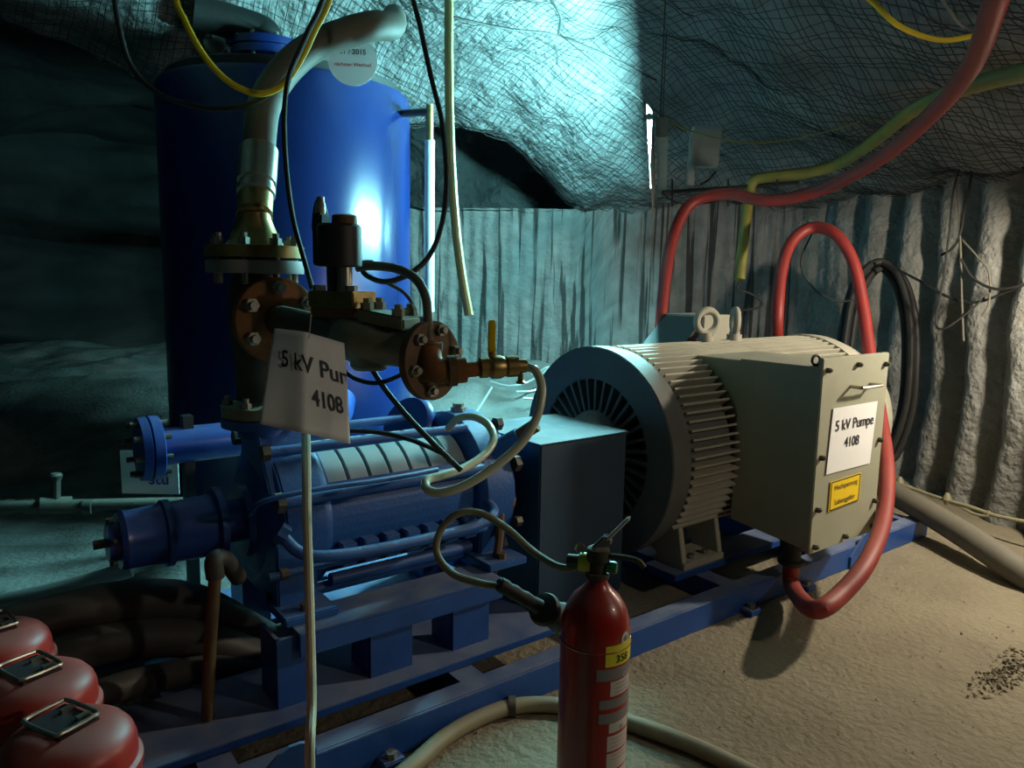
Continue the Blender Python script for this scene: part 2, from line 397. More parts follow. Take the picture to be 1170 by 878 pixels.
struct(grid('wall_rear', lambda l, z: LF(l, -3.8 + .3 * N3((l, z, 2), .8), z), frange(-9, 4, 60), frange(0, 3.4, 30), 'salt'))

# roof netting
nb = MB(); sp = .05; ca, sa = math.cos(.62), math.sin(.62)
def net_line(fn, a0, a1, n):
    run = []
    for i in range(n + 1):
        l, f = fn(a0 + (a1 - a0) * i / n)
        fl = interp(LIP, l)
        ok = -6 < l < 2.9 and 1.2 < f < fl + .02
        if ok and l > -1:
            ok = wall_dist(l, f) > .16 or f > 6.6
        if ok:
            z = ceil_z(l, f) - .035 - .05 * sstep(fl - .4, fl, f) + .03 * N3((l, f, 6), 2.3)
            run.append(LF(l, f, z))
        else:
            if len(run) > 2: nb.tube(run, .0024, 3, 1)
            run = []
    if len(run) > 2: nb.tube(run, .0024, 3, 1)
K = int(9.5 / sp)
for i in range(-K, K):
    c = i * sp + .012 * math.sin(i * 1.7)
    net_line(lambda a, c=c: (-1 + a * ca - c * sa + .02 * math.sin(a * 3 + c), 4 + a * sa + c * ca), -7, 7, 130)
    net_line(lambda a, c=c: (-1 - a * sa + c * ca, 4 + a * ca + c * sa + .02 * math.sin(a * 2.3 + c)), -7, 7, 130)
tag(nb.build('roof_netting', 'wire'), 'steel wire roof netting hung tight under the rock ceiling', 'wire mesh', kind='stuff')

# gravel crumbs on the floor
gb = MB()
def crumb(p, r):
    vs = [p + V((random.uniform(-1, 1), random.uniform(-1, 1), random.uniform(-.3, 1))).normalized() * r * random.uniform(.6, 1.1) for _ in range(6)]
    gb.add(vs, [(0, 1, 2), (0, 2, 3), (0, 3, 4), (0, 4, 1), (5, 2, 1), (5, 3, 2), (5, 4, 3), (5, 1, 4)])
for i in range(700):
    if i < 420: p = V((random.uniform(.9, 4.6), 0, 0)); p.y = random.uniform(.5, 1.76)
    else: q = random.gauss(0, 1); p = atz(1148 + 14 * q + random.gauss(0, 9), 772 - 9 * q + random.gauss(0, 9))
    l, f = tolf(p); p.z = floor_z(l, f) + .002
    crumb(p, random.choice((.003, .004, .005, .007)) if i < 420 else random.uniform(.004, .014))
gb.build('loose_gravel', 'floor_dirt')
tag(bpy.data.objects['loose_gravel'], 'loose salt crumbs and gravel scattered over the dirt floor', 'gravel', kind='stuff')

# ------------------------------------------------------------------ lamps
def tube_lamp():
    a, b = at(742, 135, 3.75), at(745.5, 213, 5.0)
    d = (b - a).normalized(); side = V((d.y, -d.x, 0)).normalized(); mid = (a + b) / 2; Ln = (b - a).length
    t = thing('fluorescent_lamp', 'lit fluorescent tube lamp with grey reflector hung below the roof netting', 'lamp', (mid.x, mid.y, b.z - .15))
    MB().cyl(a, b, .011, n=10).build('tube', 'tube_glow', t)
    for p, q in ((a - d * .03, a), (b, b + d * .03)): MB().cyl(p, q, .016, n=12).build('end_cap', 'bolt', t)
    lean = side.cross(d).normalized(); lean = lean if lean.z > 0 else -lean; lean = lean.normalized()
    MB().obox(mid + side * .015 - lean * .1125, d, side, lean, Ln / 2 + .04, .0015, .1375).build('reflector', 'plate_grey', t)
    tl = (lean - side * .85).normalized()
    MB().obox(mid + side * .015 + lean * .025 + tl * .025, d, tl.cross(d), tl, Ln / 2 + .04, .0015, .025).build('reflector_wing', 'plate_grey', t)
    MB().obox(mid + side * .065 - V((0, 0, .01)), d, side, V((0, 0, 1)), Ln / 2 - .1, .03, .05).build('housing', 'plate_grey', t, .006)
    for q in (a + d * .2, b - d * .2):
        l, f = tolf(q); MB().tube([q + side * .05 + V((0, 0, .03)), q + side * .05 + V((0, 0, ceil_z(l, f) - q.z + .05))], .004, 6, 1).build('hanger', 'wire', t)
tube_lamp()
def flood(name, label, lf, aim, watts, col, rad, cone=150):
    p = LF(lf[0], lf[1], lf[2]); d = (V(aim) - p).normalized(); x, y, _ = frame(d)
    t = thing(name, label, 'lamp', p)
    MB().lathe(p - d * .12, d, [(0, .05), (.03, .075), (.11, .085), (.13, .10)], 20).build('housing', 'black', t)
    MB().lathe(p + d * .005, d, [(0, .095), (.012, .095)], 24).build('lens', 'flood_glow', t)
    MB().tube([p + x * .1 - d * .05, p + x * .1 + V((0, 0, .15)), p - x * .1 + V((0, 0, .15)), p - x * .1 - d * .05], .007, 6, 1).build('bracket', 'black', t)
    ld = bpy.data.lights.new(name + '_light', 'SPOT'); ld.energy = watts; ld.color = col; ld.shadow_soft_size = rad; ld.spot_size = math.radians(cone); ld.spot_blend = .35
    lo = bpy.data.objects.new(name + '_light', ld); COL.objects.link(lo); lo.parent = t
    lo.location = d * .06; lo.rotation_euler = d.to_track_quat('-Z', 'Y').to_euler()
flood('work_lamp', 'black round work lamp fixed high on the fluted wall near the motor', (2.74, 3.16, 1.66), (4.3, 1.5, 0), FLOOD_POWER * 10, (1.0, .89, .69), .05, 174)
flood('drift_lamp', 'black round lamp hung further back in the drift', (2.75, .8, 2.0), (1.0, 2.0, .6), REAR_POWER * 10, (1.0, .86, .68), .08)

# ------------------------------------------------------------------ skid frame
YB, YF = 3.05, 1.80
def skid():
    t = thing('skid_frame', 'long blue steel skid frame under the pump and motor', 'frame', (2.2, 2.4, 0))
    def ibeam(y0, y1, name):
        m = MB(); m.box((.2, y0, 0), (4.35, y1, .012)); m.box((.2, y0, .093), (4.35, y1, .105)); m.box((.2, (y0 + y1) / 2 - .005, .012), (4.35, (y0 + y1) / 2 + .005, .093))
        return m.build(name, 'blue', t, .002)
    m = MB(); m.box((.2, YF, 0), (4.35, YF + .01, .105)); m.box((.2, YF + .01, .095), (4.35, YF + .085, .105)); m.box((.2, YF + .01, 0), (4.35, YF + .085, .01))
    m.build('front_channel', 'blue', t, .002)
    MB().box((.2, YB - .1, 0), (4.35, YB, .105)).build('rear_channel', 'blue', t, .003)
    MB().box((.3, 1.955, .105), (1.72, 2.30, .13)).build('pump_rail', 'blue', t, .002)
    MB().box((.3, 2.62, .105), (1.72, 2.85, .13)).build('pump_rail', 'blue', t, .002)
    for x in (.45, 1.25, 1.95, 2.6, 3.4, 4.2): MB().box((x, YF + .09, .01), (x + .09, YB - .1, .1)).build('cross_member', 'blue', t)
    for x in (2.62, 3.05, .9):
        MB().box((x, YF - .055, 0), (x + .07, YF - .001, .028)).build('foot_clamp', 'blue', t, .004)
        MB().hexa((x + .035, YF - .03, .028), (0, 0, 1), .017, .018).build('bolt', 'bolt', t)
    for x in (3.62, .62):
        pr = [(x - .12, YF - .012, .0), (x - .12, YF - .012, .06)] + [(x + .04 + .06 * math.cos(a), YF - .012, .12 + .045 * math.sin(a)) for a in frange(PI * .75, -PI * .25, 6)] + [(x + .07, YF - .012, 0)]
        MB().prism(pr, (0, .011, 0)).build('lifting_lug', 'blue', t)
    MB().box((2.45, 2.02, .105), (4.1, 2.2, .135)).build('motor_rail', 'blue', t, .002)
    MB().box((2.45, 2.72, .105), (4.1, 2.9, .135)).build('motor_rail', 'blue', t, .002)
skid()

# ------------------------------------------------------------------ pump
PY, PZ = 2.42, .60
def ax(x, r=0., a=0.): return V((x, PY - r * math.cos(a), PZ + r * math.sin(a)))
def pump():
    t = thing('centrifugal_pump', 'blue multistage centrifugal pump on steel supports beside the guard', 'pump', (1.0, PY, .13))
    X = V((1, 0, 0))
    b = MB().lathe(ax(.335), X, [(0, .03), (.0, .055), (.03, .06), (.03, .085), (.045, .092), (.06, .088), (.15, .094), (.155, .104), (.175, .104), (.18, .094), (.30, .10), (.305, .12), (.325, .12)], 32).build('bearing_housing', 'blue_clean', t)
    for k in range(6):
        th = k * PI / 3 + .3; MB().hexa(ax(.352, .073, th), -X, .009, .01).build('bolt', 'iron_dark', b)
    MB().cyl(ax(.30), ax(.335), .014, n=12).build('grease_cap', 'iron_dark', b)
    MB().lathe(ax(.66), X, [(0, .07), (.06, .07), (.06, .12), (.10, .13)], 28).build('shaft_seal_housing', 'blue_clean', t)
    # suction/outlet end casing
    c = MB().lathe(ax(.74), X, [(0, .15), (.02, .19), (.05, .255), (.17, .265), (.20, .25), (.21, .25)], 40)
    c.prism([(.76, PY - .2, PZ + .12), (.76, PY + .1, PZ + .12), (.76, PY + .06, PZ + .30), (.76, PY - .08, PZ + .30)], (.15, 0, 0))
    c.prism([(.755, PY - .26, .37), (.755, PY + .26, .37), (.755, PY + .20, PZ - .05), (.755, PY - .25, PZ - .02)], (.13, 0, 0))
    oc = c.build('end_casing', 'blue_pump', t, .006)
    lb = MB().lathe(V((.80, PY - .02, PZ + .28)), (0, 0, 1), [(0, .075), (.03, .075), (.035, .125), (.065, .125)], 32).build('outlet_flange', 'blue_pump', t)
    n = 7; x0, x1 = .95, 1.50; w = (x1 - x0) / n
    for i in range(n):
        a = x0 + i * w
        s_ = MB().lathe(ax(a + .003), X, [(0, .222), (.004, .229), (w - .012, .229), (w - .006, .222)], 40).build('stage_casing', 'stage_grey', t)
        MB().box((a + .012, PY - .275, PZ - .13), (a + w - .012, PY - .2, PZ - .055)).build('stage_lug', 'blue_pump', s_, .005)
    # blue side shell of the stages
    sh = MB(); prof = []
    for a in frange(math.radians(35), math.radians(-50), 12): prof.append(ax(.95, .236, a))
    sh.prism(prof + [ax(.95, .19, a) for a in frange(math.radians(-50), math.radians(35), 12)], (.55, 0, 0)); sh.build('side_shell', 'blue_pump', t)
    d = MB().lathe(ax(1.50), X, [(0, .25), (.01, .27), (.03, .285), (.15, .285), (.17, .26), (.20, .20), (.21, .12), (.235, .11)], 40)
    d.prism([(1.52, PY - .24, .37), (1.52, PY + .24, .37), (1.52, PY + .2, PZ), (1.52, PY - .27, PZ)], (.12, 0, 0))
    od = d.build('discharge_casing', 'blue_pump', t, .006)
    MB().lathe(ax(1.58, .285, PI / 2), (0, 0, 1), [(0, .03), (.015, .03), (.015, .022), (.03, .022)], 6).build('plug', 'bolt', od)
    MB().lathe(V((1.47, PY + .16, PZ + .20)), (-.35, -.1, .2), [(0, .115), (.02, .125), (.035, .125), (.05, .115), (.055, .11)], 36).build('rear_flange', 'blue_clean', t)
    MB().cyl(ax(1.60, .25, .62), ax(1.60, .36, .62) + V((.06, 0, .02)), .045, .032).build('side_nozzle', 'blue_pump', od)
    MB().cyl(ax(1.60, .36, .62) + V((.06, 0, .02)), ax(1.60, .42, .62) + V((.1, 0, .03)), .026).build('nipple', 'rust_dark', od)
    for ang, r_, R_ in ((.42, .020, .285), (1.05, .017, .285), (2.1, .017, .285), (-.35, .012, .30), (-.9, .02, .285), (3.4, .02, .285), (4.2, .02, .285)):
        rod = MB().cyl(ax(.78 if r_ > .015 else .72, R_, ang), ax(1.52, R_, ang), r_, n=14).build('tie_rod', 'blue_pump', t)
        for xx in (.755, 1.655): MB().hexa(ax(xx, R_, ang), X, r_ * 1.6, .025).build('nut', 'iron_dark', rod)
    thin = [atY(285, 588, 2.24), atY(300, 574, 2.13), atY(358, 557 + 3, 2.10), atY(440, 548, 2.10), atY(500, 537, 2.12)]
    MB().tube(thin, .0085, 8).build('vent_pipe', 'blue_pump', t)
    bal = [atY(322, 612, 2.12), atY(340, 630, 2.09), atY(365, 636, 2.06), atY(420, 630, 2.05), atY(500, 613, 2.06), atY(545, 601, 2.06), atY(564, 588, 2.08), atY(558, 576, 2.14), atY(540, 570, 2.22)]
    bp = MB().tube(bal, .0185, 12).build('balance_pipe', 'blue_pump', t)
    MB().lathe(atY(318, 607, 2.13), (.6, -.3, -.5), [(0, .03), (.03, .03)], 6, smooth=False).build('union_nut', 'blue_pump', bp)
    MB().lathe(atY(540, 570, 2.23), (0, -1, 0), [(0, .033), (.03, .033)], 6, smooth=False).build('union_nut', 'blue_pump', bp)
    low = [ax(.95, .28, -.75), ax(1.5, .28, -.75)]
    MB().cyl(low[0], low[1], .022, n=14).build('drain_pipe', 'blue_pump', t)
    # support beam and legs
    sb = MB(); sb.box((.76, 2.0, .345), (1.50, 2.17, .358)); sb.box((.76, 2.0, .285), (1.50, 2.012, .345)); sb.build('support_beam', 'blue', t, .002)
    for x, w in ((.70, .1), (1.0, .15), (1.31, .15)):
        MB().box((x, 2.03, .13), (x + .012, 2.17, .345)).build('support_leg', 'blue', t)
        MB().box((x, 2.028, .13), (x + w, 2.04, .345)).build('support_leg', 'blue', t)
    for x in (.78, 1.53):
        MB().box((x, 2.60, .13), (x + .10, 2.74, .385)).build('rear_leg', 'blue', t)
    for x in (.79, 1.535):
        f_ = MB(); f_.box((x - .05, 2.06, .358), (x + .12, 2.22, .385)); f_.build('foot', 'blue_pump', t, .004)
        MB().hexa((x + .03, 2.10, .385), (0, 0, 1), .018, .02).build('foot_bolt', 'rust_dark', t)
    f2 = MB().cyl(atY(565, 570, 2.2), atY(578, 572, 2.2), .06, n=20).build('gland_flange', 'rust_dark', t)
    MB().tube([atY(572, 580, 2.16), atY(570, 620, 2.14), atY(562, 660, 2.12)], .016, 8).build('gland_drain', 'rust_dark', f2)
pump()

# drain pipe with elbow at the pump's free end, big dark hoses beneath
t = thing('drain_standpipe', 'brown drain standpipe with threaded elbow under the pump bearing', 'pipe', (.55, 2.12, 0))
MB().tube([atY(272, 660, 2.2), atY(258, 641, 2.13), atY(245, 640, 2.1), atY(246, 660, 2.1)], .026, 12, 6).build('elbow', 'hose_dark', t)
MB().tube([atY(246, 655, 2.1), atY(240, 740, 2.1), V((atY(236, 800, 2.1).x, 2.1, .13))], .018, 12, 4).build('riser', 'brass_dull', t)
for i, (pp, r, lab) in enumerate((
        ([(300, 730, 2.55), (220, 690, 2.5), (130, 690, 2.42), (30, 715, 2.42), (-60, 745, 2.42)], .066, 'thick black suction hose, uppermost below the pump bearing'),
        ([(300, 760, 2.46), (220, 730, 2.44), (120, 735, 2.36), (20, 770, 2.32), (-60, 800, 2.3)], .062, 'thick black suction hose between two others below the pump'),
        ([(300, 780, 2.42), (230, 765, 2.36), (140, 785, 2.24), (60, 815, 2.18), (-40, 845, 2.18)], .042, 'black hose lowest of three beside the skid rail'))):
    P_ = [atY(*q) for q in pp]
    for q in P_: q.z = max(q.z, r + .005)
    hose('suction_hose', P_, r, 'hose_dark', lab, n=14, group='black hoses under the pump')
hose('pale_pipe', [at(-60, 702, 2.95), at(0, 689, 2.95), at(60, 676, 3.0), at(105, 664, 3.05), at(150, 650, 3.1)], .034, 'plate_grey', 'pale grey pipe lying on the floor behind the red canisters', 'pipe', n=14)

# suction branch with blue blind flange on the left, standing post
t = thing('suction_branch', 'dark blue suction pipe with a bolted blind flange beside the tank', 'pipe', (.8, 3.2, 0))
c0 = atY(166, 513, 3.2); XX = V((1, 0, 0))
bf = MB().lathe(c0 - XX * .03, XX, [(0, .08), (0.005, .125), (.035, .13), (.04, .12), (.045, .13), (.08, .13), (.085, .12)], 36).build('blind_flange', 'blue_clean', t)
for k in range(8):
    th = k * PI / 4 + .2; MB().cyl(c0 - XX * .055 + V((0, .105 * math.cos(th), .105 * math.sin(th))), c0 + XX * .08 + V((0, .105 * math.cos(th), .105 * math.sin(th))), .012, n=8).build('bolt', 'iron_dark', bf)
MB().tube([c0 + XX * .05, c0 + XX * .4, c0 + XX * .75 + V((0, .05, 0)), c0 + XX * .95 + V((0, .3, 0)), V((1.75, 3.88, c0.z))], .075, 18, 5).build('pipe_run', 'blue_clean', t)
MB().box((c0.x + .14, c0.y - .03, floor_z(*tolf(c0)) - .02), (c0.x + .18, c0.y + .03, c0.z + .12)).build('post', 'black', t)
t = thing('water_line', 'dark horizontal water line with an upright tap at the left', 'pipe', at(60, 577, 3.6))
MB().tube([at(-80, 580, 3.3), at(0, 579, 3.4), at(100, 577, 3.55), at(215, 574, 3.75)], .028, 12, 4).build('pipe_run', 'iron_dark', t)
k1 = MB().cyl(at(45, 578, 3.46), at(82, 577, 3.53), .04, n=14).build('tee', 'iron_dark', t)
MB().tube([at(64, 576, 3.49), at(64, 548, 3.49)], .02, 10, 2).build('tap_stem', 'iron_dark', k1)
MB().lathe(at(64, 548, 3.49), (0, 0, 1), [(0, .025), (.02, .03), (.03, .02)], 10).build('tap_knob', 'iron_dark', k1)
for x in (8, 28, 95): MB().cyl(at(x, 579, 3.42 + x * .0012), at(x + 10, 579, 3.43 + x * .0012), .036, n=12).build('coupling', 'iron_dark', t)
# small sheet with blue print behind the blind flange
t = thing('notice_sheet', 'white notice sheet with blue print behind the blind flange', 'sign', at(167, 545, 3.9))
o_ = at(142, 565, 3.9); xd = RH; yd = V((0, 0, 1))
MB().obox(o_ + xd * .14 + yd * .12, xd, yd, xd.cross(yd), .15, .115, .002).build('sheet', 'paper', t)
lettering('stü', o_ + xd * .135 + yd * .06 - FH * .01, xd, yd, .09, 'ink_blue', t)

# ------------------------------------------------------------------ coupling guard
t = thing('coupling_guard', 'dusty blue box guard over the coupling between pump and motor', 'guard', (1.97, 2.33, .105))
g = MB(); g.box((1.74, 2.10, .105), (2.20, 2.56, .785)); g.build('guard_box', 'blue_guard', t, .006)
MB().box((1.735, 2.095, .785), (2.205, 2.565, .791)).build('top_plate', 'blue_guard', t)

# ------------------------------------------------------------------ motor
MY, MZ = 2.45, .62
def mx(x, r=0., a=0.): return V((x, MY - r * math.cos(a), MZ + r * math.sin(a)))
def motor():
    t = thing('electric_motor', 'large cream finned electric motor with terminal box, dusty on top', 'motor', (3.2, MY, .135))
    o3 = V((3.2, MY, .135)); X = V((1, 0, 0))
    MB().lathe(mx(2.42), X, [(0, .30), (0, .40), (.10, .43), (1.62, .43), (1.64, .40)], 64).build('stator_body', 'motor_end', t)
    es = MB(); es.ring(mx(2.34), mx(2.42), .485, .335, 64); es.ring(mx(2.42), mx(2.47), .475, .40, 64)
    e_ = es.build('end_shield', 'motor_end', t, .004)
    MB().lathe(mx(2.40), X, [(0, .15), (.0, .34), (.012, .34)], 48).build('vent_back', 'black', e_)
    MB().lathe(mx(2.22), X, [(0, .06), (.0, .13), (.08, .17), (.16, .20), (.17, .20)], 40).build('bearing_cap', 'motor_end', t)
    MB().cyl(mx(2.206), mx(2.24), .045).build('shaft', 'steel', t)
    rib = MB(); rib.box((2.345, MY - .007, MZ + .19), (2.40, MY + .007, MZ + .345)); r0 = rib.build('vent_rib', 'motor_end', e_)
    for v in r0.data.vertices: v.co -= V((0, MY - MY, MZ - .135))
    r0.location = V((0, 0, MZ - .135))
    NR = 36
    for k in range(1, NR): instance(r0, e_, rot=(2 * PI * k / NR, 0, 0))
    fin = MB(); fin.box((2.48, MY - .005, MZ + .425), (4.03, MY + .005, MZ + .482)); f0 = fin.build('cooling_fin', 'motor', t)
    for v in f0.data.vertices: v.co -= V((0, 0, MZ - .135))
    f0.location = V((0, 0, MZ - .135)); NF = 76; first = True
    for k in range(NF):
        a = 2 * PI * k / NF                        # 0 = straight up, + turns towards -y
        deg = math.degrees(a) % 360
        if 132 < deg < 228: continue               # foot side has none
        if first: f0.rotation_euler = (a, 0, 0); first = False
        else: instance(f0, t, rot=(a, 0, 0))
    MB().lathe(mx(4.02), X, [(0, .40), (0, .487), (.06, .49), (.10, .487), (.22, .455), (.34, .38), (.40, .30), (.41, 0.0)], 64).build('fan_cowl', 'motor', t)
    # feet
    for y0, y1 in ((2.03, 2.20), (2.72, 2.89)):
        for x0, x1 in ((2.52, 2.80), (3.62, 3.92)):
            ft = MB(); ft.box((x0, y0, .135), (x1, y1, .165))
            yy = y0 if y0 < MY else y1; s_ = 1 if y0 < MY else -1
            for xx in (x0, x1 - .03): ft.prism([(xx, yy + s_ * .01, .165), (xx, yy + s_ * .05, .36), (xx, yy + s_ * .30, .36), (xx, yy + s_ * .16, .165)], (.03, 0, 0))
            fo = ft.build('foot', 'motor', t, .003)
            for xx in (x0 + .09, x1 - .09): MB().hexa((xx, yy + s_ * .04, .165), (0, 0, 1), .018, .02).build('bolt', 'bolt', fo)
    MB().box((2.52, 2.14, .28), (3.92, 2.76, .36)).build('foot_bridge', 'motor_end', t)
    # eye bolts
    for px, py, eax in ((807, 383, RH * .25 - FH), (839, 383, RH * .95 - FH * .08)):
        p = atY(px, py, MY); p.z = MZ + .475
        base = MB().lathe(p, (0, 0, 1), [(0, .04), (.035, .04), (.035, .028), (.05, .028)], 16).build('lifting_eye', 'motor', t)
        MB().torus(p + V((0, 0, .108)), eax, .058, .019, 28, 10).build('ring', 'motor', base)
    # auxiliary box on the far shoulder
    MB().prism([(3.10, 2.66, .98), (3.36, 2.66, .98), (3.36, 2.66, 1.21)], (0, .28, 0)).build('shaded_slope', 'black_rubber', t)  # left slope of the auxiliary box, its shade put into the black colour
    q = MB(); q.prism([(3.361, 2.66, .98), (3.62, 2.66, 1.0), (3.62, 2.66, 1.22), (3.361, 2.66, 1.22)], (0, .28, 0)); q.build('auxiliary_box', 'motor', t, .006)
    # terminal box
    x0, x1 = 2.79, 3.30; yf, yb = 1.62, 2.0; z0, z1 = .30, 1.09
    tb = MB(); tb.prism([(x0, yf, z0), (x0, yb, z0 + .035), (x0, yb, z1 - .02), (x0, yf, z1 - .02)], (x1 - x0, 0, 0))
    tbo = tb.build('terminal_box', 'box_paint', t, .004)
    nk = MB(); nk.prism([(x0 + .02, yb, z0 + .22), (x0 + .02, 2.12, z0 + .30), (x0 + .02, 2.18, .88), (x0 + .02, 2.36, z1 - .03), (x0 + .02, yb, z1 - .03)], (x1 - x0 - .04, 0, 0)); nk.build('box_neck', 'box_paint', t, .004)
    cv = MB(); cv.box((x0 - .012, yf - .022, z0 - .01), (x1 + .012, yf, z1 + .02)); cvo = cv.build('cover', 'box_paint', tbo, .004)
    for px, pz in ((x0 + .02, z1 - .03), ((x0 + x1) / 2, z1 - .02), (x1 - .02, z1 - .03), (x0 + .02, .70), (x1 - .02, .72), (x0 + .02, .48), (x1 - .02, .44), (x0 + .02, z0 + .02), ((x0 + x1) / 2, z0 + .02), (x1 - .02, z0 + .02)):
        m_ = MB(); m_.hexa((px, yf - .022, pz), (0, -1, 0), .012, .016); m_.cyl((px, yf - .022, pz), (px, yf - .045, pz), .006, n=8); m_.build('cover_bolt', 'iron_dark', tbo)
    hz = .98; hx = 3.0
    h_ = MB().tube([(hx, yf - .02, hz), (hx, yf - .065, hz), (hx + .012, yf - .075, hz), (hx + .148, yf - .075, hz), (hx + .16, yf - .065, hz), (hx + .16, yf - .02, hz)], .0075, 8, 3).build('cover_handle', 'steel', tbo)
    MB().torus((x0 + .03, yf + .035, z1 + .005), (0.3, 1, 0), .020, .006, 18, 8).build('eyelet', 'iron_dark', tbo)
    gl = V((2.885, 1.74, z0 + .01))
    g1 = MB().lathe(gl + V((0, 0, -.13)), (0, 0, 1), [(0, .046), (.008, .058), (.022, .058), (.026, .04), (.07, .04), (.075, .052), (.11, .052), (.112, .06), (.135, .06)], 20).build('cable_gland', 'black', tbo)
    return gl
GL = motor()
# paper and warning plate on the terminal box cover
t = thing('pump_sign', 'white paper sign taped on the cream terminal box cover', 'sign', (3.08, 1.595, .55))
def onp(px, py): return atY(px, py, 1.594)
c4 = [onp(952, 467), onp(1002.5, 458.5), onp(993.5, 529.5), onp(943.6, 542.6)]
MB().prism(c4, (0, -.0015, 0)).build('sheet', 'paper', t)
xd = (c4[1] - c4[0]).normalized(); yd = V((0, 0, 1)); oN = V((0, -.0035, 0))
lettering('5 kV Pumpe', (c4[0] + c4[1]) / 2 - yd * .098 + oN, xd, yd, .064, 'ink', t, align='CENTER')
lettering('4108', (c4[0] + c4[1]) / 2 - yd * .175 - xd * .015 + oN, xd, yd, .060, 'ink', t, align='CENTER')
t = thing('warning_plate', 'yellow high voltage warning plate on the cream terminal box cover', 'sign', (3.03, 1.595, .47))
c4 = [onp(949, 551), onp(984, 540), onp(981, 572), onp(946, 585.5)]
MB().prism(c4, (0, -.0015, 0)).build('plate', 'sign_yellow', t)
bd = MB()
for a, b in zip(c4, c4[1:] + c4[:1]):
    ce = sum(c4, V()) / 4; a2, b2 = a.lerp(ce, .07), b.lerp(ce, .07); d = (b2 - a2).normalized()
    bd.obox((a2 + b2) / 2 + oN * .6, d, (0, 1, 0), d.cross(V((0, 1, 0))), (b2 - a2).length / 2, .0006, .0022)
bd.build('border', 'ink', t)
ce = sum(c4, V()) / 4; xd = (c4[1] - c4[0]).normalized()
lettering('Hochspannung', ce + yd * .022 + oN, xd, yd, .031, 'ink', t, align='CENTER')
lettering('Lebensgefahr', ce - yd * .042 + oN, xd, yd, .031, 'ink', t, align='CENTER')

# ------------------------------------------------------------------ tank
TC = at(333, 300, 4.7); TC.z = 0; TR = .743; TH = 2.49
def tank():
    t = thing('pressure_tank', 'tall dark blue steel tank behind the pump', 'tank', (TC.x, TC.y, floor_z(*tolf(TC))))
    MB().lathe(TC, (0, 0, 1), [(0, TR), (TH - .03, TR), (TH - .005, TR - .01), (TH, TR - .04)], 72).build('shell', 'blue_tank', t)
    MB().lathe(TC + V((0, 0, TH)), (0, 0, 1), [(0, TR - .055), (.05, TR - .055), (.055, TR - .06)], 72).build('lid', 'black_rubber', t)
    ncl = at(305, 68, 4.65); ncl = V((ncl.x, ncl.y, TH + .05))
    nz = MB().lathe(ncl, (0, 0, 1), [(0, .085), (.19, .085), (.19, .22), (.235, .22), (.238, .20), (.244, .20), (.247, .22), (.29, .22)], 32).build('top_nozzle', 'blue_tank', t)
    for k in range(8):
        th = k * PI / 4; MB().cyl(ncl + V((.18 * math.cos(th), .18 * math.sin(th), .165)), ncl + V((.18 * math.cos(th), .18 * math.sin(th), .315)), .013, n=8).build('bolt', 'bolt', nz)
    MB().tube([ncl + V((0, 0, .28)), ncl + V((0, 0, .33)), ncl + V((-.06, .03, .37)), ncl + V((-.4, .1, .42))], .10, 16, 5).build('inlet_bend', 'black_rubber', nz)
    # level gauge at the right
    p = at(456, 130, 4.45); q = at(491, 128, 4.3)
    MB().cyl(p, q, .022, n=12).build('gauge_arm', 'iron_dark', t)
    MB().cyl(V((q.x, q.y, q.z + .04)), V((q.x, q.y, q.z - .16)), .022, n=12).build('gauge_cock', 'brass', t)
    MB().cyl(V((q.x, q.y, q.z - .16)), V((q.x, q.y, q.z - 1.15)), .03, n=14).build('gauge_glass', 'glass', t)
    p2 = V((q.x, q.y, q.z - 1.2)); MB().cyl(p2 + V((0, 0, .07)), p2 - V((0, 0, .06)), .022, n=12).build('gauge_cock', 'brass', t)
    MB().cyl(p2, V((TC.x, TC.y, p2.z)).lerp(p2, .85), .02, n=12).build('gauge_arm', 'iron_dark', t)
    g0 = at(242, 49, 4.75)
    gd = MB().lathe(g0 + FH * .02 + RH * .01, -FH + RH * .35, [(0, .06), (.004, .067), (.03, .067), (.034, .06)], 24).build('pressure_gauge', 'steel', t)
    MB().cyl(V((g0.x, g0.y, TH)), g0, .01, n=8).build('gauge_stem', 'brass', t)
tank()
t = thing('inspection_disc', 'round white inspection disc with date on top of the tank', 'sign', at(403, 80, 3.86))
c0 = at(403, 69, 3.86); nv = (-FH + RH * .1).normalized(); xd = V((0, 0, 1)).cross(nv).normalized(); yd = nv.cross(xd)
MB().lathe(c0 - nv * .002, nv, [(0, .127), (.003, .127)], 40).build('disc', 'paper', t)
oN = nv * .003
lettering('01 / 2015', c0 + yd * .03 + oN, xd, yd, .036, 'ink', t, align='CENTER')
lettering('nächster Wechsel', c0 - yd * .03 + oN, xd, yd, .026, 'ink_red', t, align='CENTER')

# ------------------------------------------------------------------ riser, tee and top hose coupling
def flange_bolts(parent, c, axis, R, n, r, h, m, a0=0., back=0.):
    x, y, a = frame(axis)
    for k in range(n):
        th = a0 + 2 * PI * k / n; p = V(c) + (x * math.cos(th) + y * math.sin(th)) * R
        b = MB(); b.hexa(p, a, r, h); b.cyl(p - a * back, p, r * .6, n=8); b.cyl(p + a * h, p + a * (h + r * .8), r * .6, n=8)
        b.build('bolt', m, parent)
RX = atY(292, 300, 2.40); RXx, RXy = RX.x, RX.y
t = thing('discharge_riser', 'grey steel riser tee with bolted flanges above the pump outlet', 'pipe', (RXx, RXy, .96))
Z = V((0, 0, 1))
rb = V((RXx, RXy, .948))
b1 = MB().lathe(rb, Z, [(0, .118), (.035, .12), (.04, .085), (.06, .062)], 32).build('bottom_flange', 'valve_olive', t)
flange_bolts(b1, rb + Z * .036, Z, .098, 6, .017, .018, 'bolt', .3, .06)
MB().lathe(rb + Z * .03, Z, [(0, .07), (.14, .075), (.26, .088), (.36, .088), (.42, .072), (.455, .07)], 32).build('tee_body', 'iron_dark', t)
